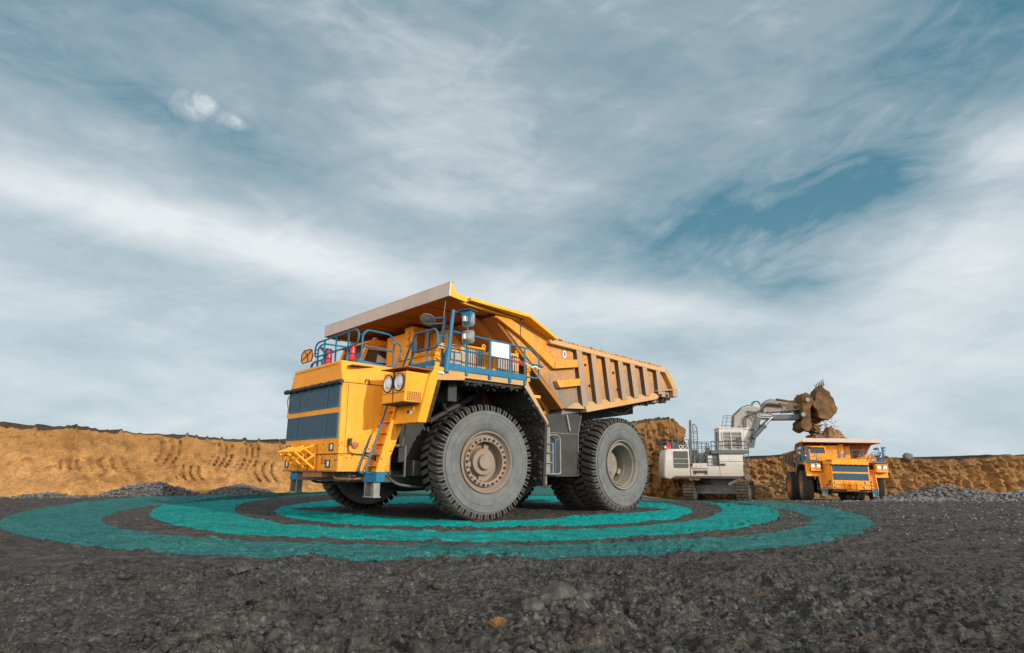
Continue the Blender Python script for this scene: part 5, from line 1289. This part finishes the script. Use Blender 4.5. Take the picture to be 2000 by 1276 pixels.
bank('earth_bank', [(19.0, 92, -2.3, 2.8), (26, 90, -2.3, 2.7), (34.0, 89, -2.3, 2.75), (39, 88, -2.3, 3.15), (44.5, 88, -2.3, 3.2), (50.5, 86, -2.2, 2.95), (55, 85.5, -2.2, 2.75), (60, 85, -2.1, 2.55), (66, 84.5, -2.1, 2.95), (71, 84, -2.0, 3.05), (80, 82, -2.0, 3.0), (95, 76, -2.0, 3.2)],
     'long rough clay bank behind the loaded truck with a boulder on its crest', 620, 60, plate=40, lean=2.4, amp=1.35, grooves=.8, topw=.96, seed=41, vz=.2)
lump('boulder', 54.2, 86.9, .72, M['rock'], 'single grey boulder perched on the crest of the right hand clay bank', 'boulder', (1.15, .8, .72), 56, .2, base=2.6, jag=.5)
lump('boulder', 39.6, 90.5, .8, M['clod'], 'dark boulder on the bank crest between the excavator and the loaded truck', 'boulder', (1.3, .8, .6), 53, .25, base=3.05)
# spoil slope between excavator and the far truck
def pile(name, cx, cy, rx, ry, h, mat, label, cat, seed, stone_mat=None, ns=700, ssz=(.03, .12), sharp=1.25, rot=0.0, base=None):
    n = 90; a = np.linspace(-1.25, 1.25, n); U, W = np.meshgrid(a, a, indexing='ij')
    c, s = math.cos(rot), math.sin(rot)
    X = cx+(U*rx*c-W*ry*s); Y = cy+(U*rx*s+W*ry*c)
    d = np.sqrt(U*U+W*W)+.18*fbm(X*.5/max(rx, 1)*2, Y*.5/max(rx, 1)*2, seed, 3)
    prof = np.clip(1-d, 0, 1)**(1/sharp)
    b = ground_base(X, Y) if base is None else np.full_like(X, base)
    Z = b-.12+prof*h*(1+.35*fbm(X*.9, Y*.9, seed+3, 4))+(.05+.10*h)*fbm(X*1.8, Y*1.8, seed, 3)*np.clip(prof*4, 0, 1)
    Z = np.where(d > 1.05, b-.35, Z)
    ii = np.arange(n*n).reshape(n, n); q = np.stack([ii[:-1, :-1], ii[1:, :-1], ii[1:, 1:], ii[:-1, 1:]], -1).reshape(-1, 4)
    keep = (d.ravel()[q] < 1.25).all(1)
    root = from_np(name, np.stack([X, Y, Z], -1).reshape(-1, 3), q[keep], mat, label=label, category=cat)
    i = rng.integers(0, n*n, ns*3); i = i[d.ravel()[i] < 1.0][:ns]
    sx, sy_, sz = X.ravel()[i]+rng.uniform(-.05, .05, len(i)), Y.ravel()[i]+rng.uniform(-.05, .05, len(i)), Z.ravel()[i]
    v, f = stones(sx, sy_, sz, rng.uniform(*ssz, len(i))**1.0)
    st = from_np('stones', v, f, stone_mat or M['rock'], root, smooth=False, kind='stuff')
    return root
pile('gravel_pile', -18.0, 32.2, 2.6, 1.3, .80, M['clod'], 'grey gravel pile with a steep right end at the foot of the left clay bank', 'gravel pile', 3, ns=900, rot=.35)
pile('gravel_pile', -21.6, 30.0, 2.6, 1.0, .36, M['clod'], 'low spread gravel pile farthest left along the clay bank', 'gravel pile', 5, ns=700, rot=.45)
pile('gravel_pile', -14.5, 34.6, 2.0, 1.0, .65, M['clod'], 'smaller gravel pile nearest the front of the big truck', 'gravel pile', 7, ns=700, rot=.3)
pile('gravel_pile', 38.0, 56.5, 6.5, 2.6, 1.45, M['clod'], 'long grey gravel pile right of the loaded truck', 'gravel pile', 9, M['rock'], 1500, (.06, .26))
pile('gravel_pile', 45.5, 55.0, 6.0, 2.4, 1.45, M['clod'], 'grey gravel pile farthest right, running out of the picture', 'gravel pile', 11, M['gravel'], 1300, (.06, .22))
pile('gravel_pile', 31.5, 50.0, 4.5, 2.2, .45, M['rock'], 'low scatter of grey gravel in front of the right hand piles', 'gravel pile', 13, M['gravel'], 900, (.05, .16))
pile('spoil_pile', 28.5, 84.0, 6.0, 6.5, 3.4, M['clay'], 'collapsed ochre clay slope beside the excavator', 'spoil pile', 21, M['soil'], 700, (.10, .5))
pile('spoil_pile', 37.0, 83.0, 5.5, 5.5, 3.0, M['clay'], 'tumbled clay slope behind the bed of the loaded truck', 'spoil pile', 23, M['soil'], 500, (.10, .45))
pile('spoil_pile', 24.0, 74.5, 5.2, 2.0, 1.2, M['clay'], 'low ochre spoil heap behind the excavator tracks', 'spoil pile', 25, M['soil'], 500, (.05, .22))
pile('spoil_pile', 40.2, 66.0, 2.2, 1.5, .5, M['clay'], 'small ochre heap beside the right wheels of the loaded truck', 'spoil pile', 27, M['soil'], 200, (.05, .2))
# load heaped in the far truck, and the soil falling on it
hp = pile('soil_heap', 35.4, 70.2, 3.6, 3.4, 3.75, M['soil'], 'brown soil heaped in the bed of the loaded truck', 'soil heap', 31, M['soil'], 900, (.03, .12), 1.0, base=2.35)
n = 700
t = rng.uniform(0, 1, n); xx = 32.75+.35*t*0+rng.normal(0, .30, n)*(1.05-.3*t); zz = 4.6+4.2*t; yy = 68.3+rng.normal(0, .4, n)
m = 70; xx = np.r_[xx, rng.uniform(33.2, 35.2, m)]; zz = np.r_[zz, rng.uniform(5.6, 6.9, m)]; yy = np.r_[yy, 68.2+rng.normal(0, .5, m)]
v, f = stones(xx, yy, zz, np.r_[rng.uniform(.05, .26, n), rng.uniform(.03, .11, m)], sink=.5)
from_np('falling_soil', v, f, M['soil'], smooth=False, kind='stuff', label='column of brown soil falling from the excavator bucket', category='falling soil')

# ================================================================== LIGHT, SKY, CAMERA
sun_dir = Vector((.700, -.680, .345)).normalized()
L = bpy.data.lights.new('sun', 'SUN'); L.energy = 3.7; L.angle = math.radians(.6); L.color = (1.0, .915, .79)
so = bpy.data.objects.new('sun', L); COL.objects.link(so); so.rotation_euler = (-sun_dir).to_track_quat('-Z', 'Y').to_euler()
w = bpy.data.worlds.new('World'); scene.world = w; w.use_nodes = True
nt = w.node_tree; k = NT(nt); bg = nt.nodes['Background']
sky = k.n('ShaderNodeTexSky'); sky.sky_type = 'NISHITA'; sky.sun_disc = False
sky.sun_elevation = math.asin(sun_dir.z); sky.sun_rotation = math.atan2(sun_dir.x, sun_dir.y)
sky.air_density = 1.0; sky.dust_density = .6; sky.ozone_density = 2.0
dirv = k.coord('Generated')
sx = k.sep(dirv)
zc = k.math('MAXIMUM', sx[2], .02)
# clouds live on a flat layer above the pit: project the view direction on to it
cu = k.n('ShaderNodeCombineXYZ'); inv = k.math('DIVIDE', 1.0, k.math('ADD', zc, .10))
k.l(k.math('MULTIPLY', sx[0], inv), cu.inputs[0]); k.l(k.math('MULTIPLY', sx[1], inv), cu.inputs[1])
P0 = cu.outputs[0]
def gauss(az, el, waz, wel, rot=0.0):
    """soft patch at a compass bearing and elevation, in degrees"""
    a = k.math('ARCTAN2', sx[0], sx[1]); e = k.math('ARCSINE', sx[2])
    da = k.math('SUBTRACT', a, math.radians(az)); de = k.math('SUBTRACT', e, math.radians(el))
    c, s = math.cos(math.radians(rot)), math.sin(math.radians(rot))
    u = k.math('DIVIDE', k.math('ADD', k.math('MULTIPLY', da, c), k.math('MULTIPLY', de, s)), math.radians(waz))
    v = k.math('DIVIDE', k.math('SUBTRACT', k.math('MULTIPLY', de, c), k.math('MULTIPLY', da, s)), math.radians(wel))
    q = k.math('ADD', k.math('MULTIPLY', u, u), k.math('MULTIPLY', v, v))
    return k.math('EXPONENT', k.math('MULTIPLY', q, -1))
def vscale(col, s):
    v = k.n('ShaderNodeVectorMath'); v.operation = 'SCALE'; k.l(col, v.inputs[0])
    if isinstance(s, (int, float)): v.inputs['Scale'].default_value = s
    else: k.l(s, v.inputs['Scale'])
    return v.outputs[0]
def vmul(col, c):
    v = k.n('ShaderNodeVectorMath'); v.operation = 'MULTIPLY'; k.l(col, v.inputs[0]); v.inputs[1].default_value = c
    return v.outputs[0]
az_ = k.math('ARCTAN2', sx[0], sx[1]); el_ = k.math('ARCSINE', sx[2])
cv = k.n('ShaderNodeCombineXYZ'); k.l(k.math('ADD', az_, k.math('MULTIPLY', el_, .35)), cv.inputs[0]); k.l(k.math('ADD', k.math('MULTIPLY', el_, 2.9), k.math('MULTIPLY', az_, .30)), cv.inputs[1])
cw_ = k.n('ShaderNodeCombineXYZ'); k.l(k.math('SUBTRACT', az_, k.math('MULTIPLY', el_, .6)), cw_.inputs[0]); k.l(k.math('ADD', k.math('MULTIPLY', el_, 2.2), k.math('MULTIPLY', az_, -.25)), cw_.inputs[1])
n_big = k.noise(cv.outputs[0], 2.1, 5, .52, .35)
n_wisp = k.noise(cw_.outputs[0], 5.5, 9, .60, 1.3)
n_fine = k.noise(cv.outputs[0], 13, 8, .62, .5)
A = k.math('ADD', .60, k.math('ADD', k.math('MULTIPLY', k.math('SUBTRACT', n_big, .5), .75), k.math('MULTIPLY', k.math('SUBTRACT', n_wisp, .5), .34)))
A = k.math('ADD', A, k.math('MULTIPLY', k.math('SUBTRACT', n_fine, .5), .24))
n_gap = k.ramp(k.noise(cw_.outputs[0], 7.0, 9, .62, 1.8), [(.30, .50), (.66, 1.05)])
for az, el, wa, we, rot, amt in (
    (-36, 19.8, 15, 2.4, -4, .42), (-19, 17.6, 9, 2.3, -10, .34), (6, 15.0, 12, 2.6, -6, .30), (18, 13.6, 7, 1.7, -8, .22),
    (37, 14.8, 9, 3.6, 14, .30), (41, 22.4, 5, 2.4, 6, .36), (31, 8, 13, 3.2, 0, .22), (-8, 24, 9, 2.2, -4, .14), (-6, 33, 11, 6, 0, .16),
    (14, 20.8, 8, 2.8, 6, -.44), (25, 20.5, 7, 3.6, 8, -.46), (33.5, 22.4, 5.5, 2.6, 10, -.42), (27, 15.4, 5.5, 2.0, 4, -.42), (19, 16.8, 6, 1.3, -6, -.26),
    (34, 28, 13, 7, 10, -.42), (43, 34, 8, 7, 0, -.30), (-43, 35, 9, 7, 0, -.28), (24, 21.5, 15, 6, 6, -.26), (-25, 26.6, 9, 1.9, -8, -.42), (-32, 28.2, 6, 2.4, -4, -.30), (-43, 29, 6, 2.4, -14, -.40), (-36, 36, 14, 4, -8, -.22),
    (-18, 8.6, 5, .7, -3, -.26), (-33, 9, 8, 1.2, 0, -.14), (14, 10.5, 6, 1.3, 0, -.24), (-9, 21, 9, 1.8, -4, -.14), (8, 40, 12, 5, 0, -.05)):
    g = k.math('MULTIPLY', gauss(az, el, wa, we, rot), amt if amt > 0 else k.math('MULTIPLY', n_gap, amt*.72))
    A = k.math('ADD', A, g)
# the small ragged cumulus
cn = k.noise(dirv, 34, 8, .62, .4); cn2 = k.noise(dirv, 13, 4, .6, .3)
cg = k.math('ADD', gauss(-29.7, 29.2, 2.9, 1.9, -8), k.math('MULTIPLY', gauss(-25.6, 28.3, 2.6, .8, -6), .6))
body = k.ramp(k.math('MULTIPLY', cg, k.math('ADD', k.math('MULTIPLY', cn, 1.0), k.math('MULTIPLY', cn2, .8))), [(.10, 0), (.80, 1)])
cum = k.math('MULTIPLY', body, k.math('ADD', .34, k.math('MULTIPLY', k.noise(dirv, 24, 7, .65, .3), .78)))
A = k.math('MAXIMUM', A, cum)
Ac = k.ramp(A, [(.12, 0), (.45, .42), (.72, .78), (1.0, 1)])
el = k.math('ARCSINE', sx[2])
hi = k.n('ShaderNodeMapRange'); hi.inputs[1].default_value = math.radians(8); hi.inputs[2].default_value = math.radians(36); k.l(el, hi.inputs[0])
low_c = k.mix(hi.outputs[0], (.67, .73, .765), (.41, .48, .525))
bright = k.math('ADD', k.math('MULTIPLY', k.ramp(A, [(.62, 0), (1.05, 1)]), .8), k.math('MULTIPLY', cum, .12))
cloud = k.mix(bright, low_c, (.76, .79, .81))
clear = k.mix(k.ramp(el, [(.0, 0), (.55, 1)]), (.27, .46, .545), (.055, .232, .338))
nish = vmul(sky.outputs[0], (.030, .034, .034))
cl2 = k.n('ShaderNodeMix'); cl2.data_type = 'RGBA'; cl2.inputs[0].default_value = .30; k.l(clear, cl2.inputs[6]); k.l(nish, cl2.inputs[7])
skyc = k.mix(Ac, cl2.outputs[2], cloud)
# added sky fill: glow round the sun, unseen low lobes behind the viewer
dp = k.n('ShaderNodeVectorMath'); dp.operation = 'DOT_PRODUCT'; k.l(dirv, dp.inputs[0]); dp.inputs[1].default_value = tuple(sun_dir)
glow = k.n('ShaderNodeMapRange'); glow.interpolation_type = 'SMOOTHSTEP'; glow.inputs[1].default_value = .05; glow.inputs[2].default_value = 1.0; glow.inputs[4].default_value = 1.0; k.l(dp.outputs['Value'], glow.inputs[0])
gl2 = k.math('ADD', k.math('MULTIPLY', glow.outputs[0], .30), k.math('MULTIPLY', k.math('ADD', gauss(-140, 16, 42, 20), k.math('MULTIPLY', gauss(150, 18, 40, 20), .6)), 2.9))
va = k.n('ShaderNodeVectorMath'); va.operation = 'ADD'; k.l(skyc, va.inputs[0])
gcol = k.n('ShaderNodeVectorMath'); gcol.operation = 'SCALE'; gcol.inputs[0].default_value = (1.0, .90, .76); k.l(gl2, gcol.inputs['Scale']); k.l(gcol.outputs[0], va.inputs[1])
skyc = va.outputs[0]
k.l(vscale(skyc, 10.0), bg.inputs['Color']); bg.inputs['Strength'].default_value = .10

cam = bpy.data.cameras.new('camera'); co = bpy.data.objects.new('camera', cam); COL.objects.link(co)
co.location = (0, 0, CAM_H); co.rotation_euler = (math.radians(90+12.84), 0, 0)
cam.sensor_width = 36; cam.lens = 1215/2000*36; cam.clip_start = .1; cam.clip_end = 4000
scene.camera = co
scene.view_settings.view_transform = 'Standard'; scene.view_settings.look = 'None'
scene.view_settings.exposure = .14; scene.view_settings.gamma = 1
scene.render.engine = 'CYCLES'; scene.cycles.max_bounces = 6
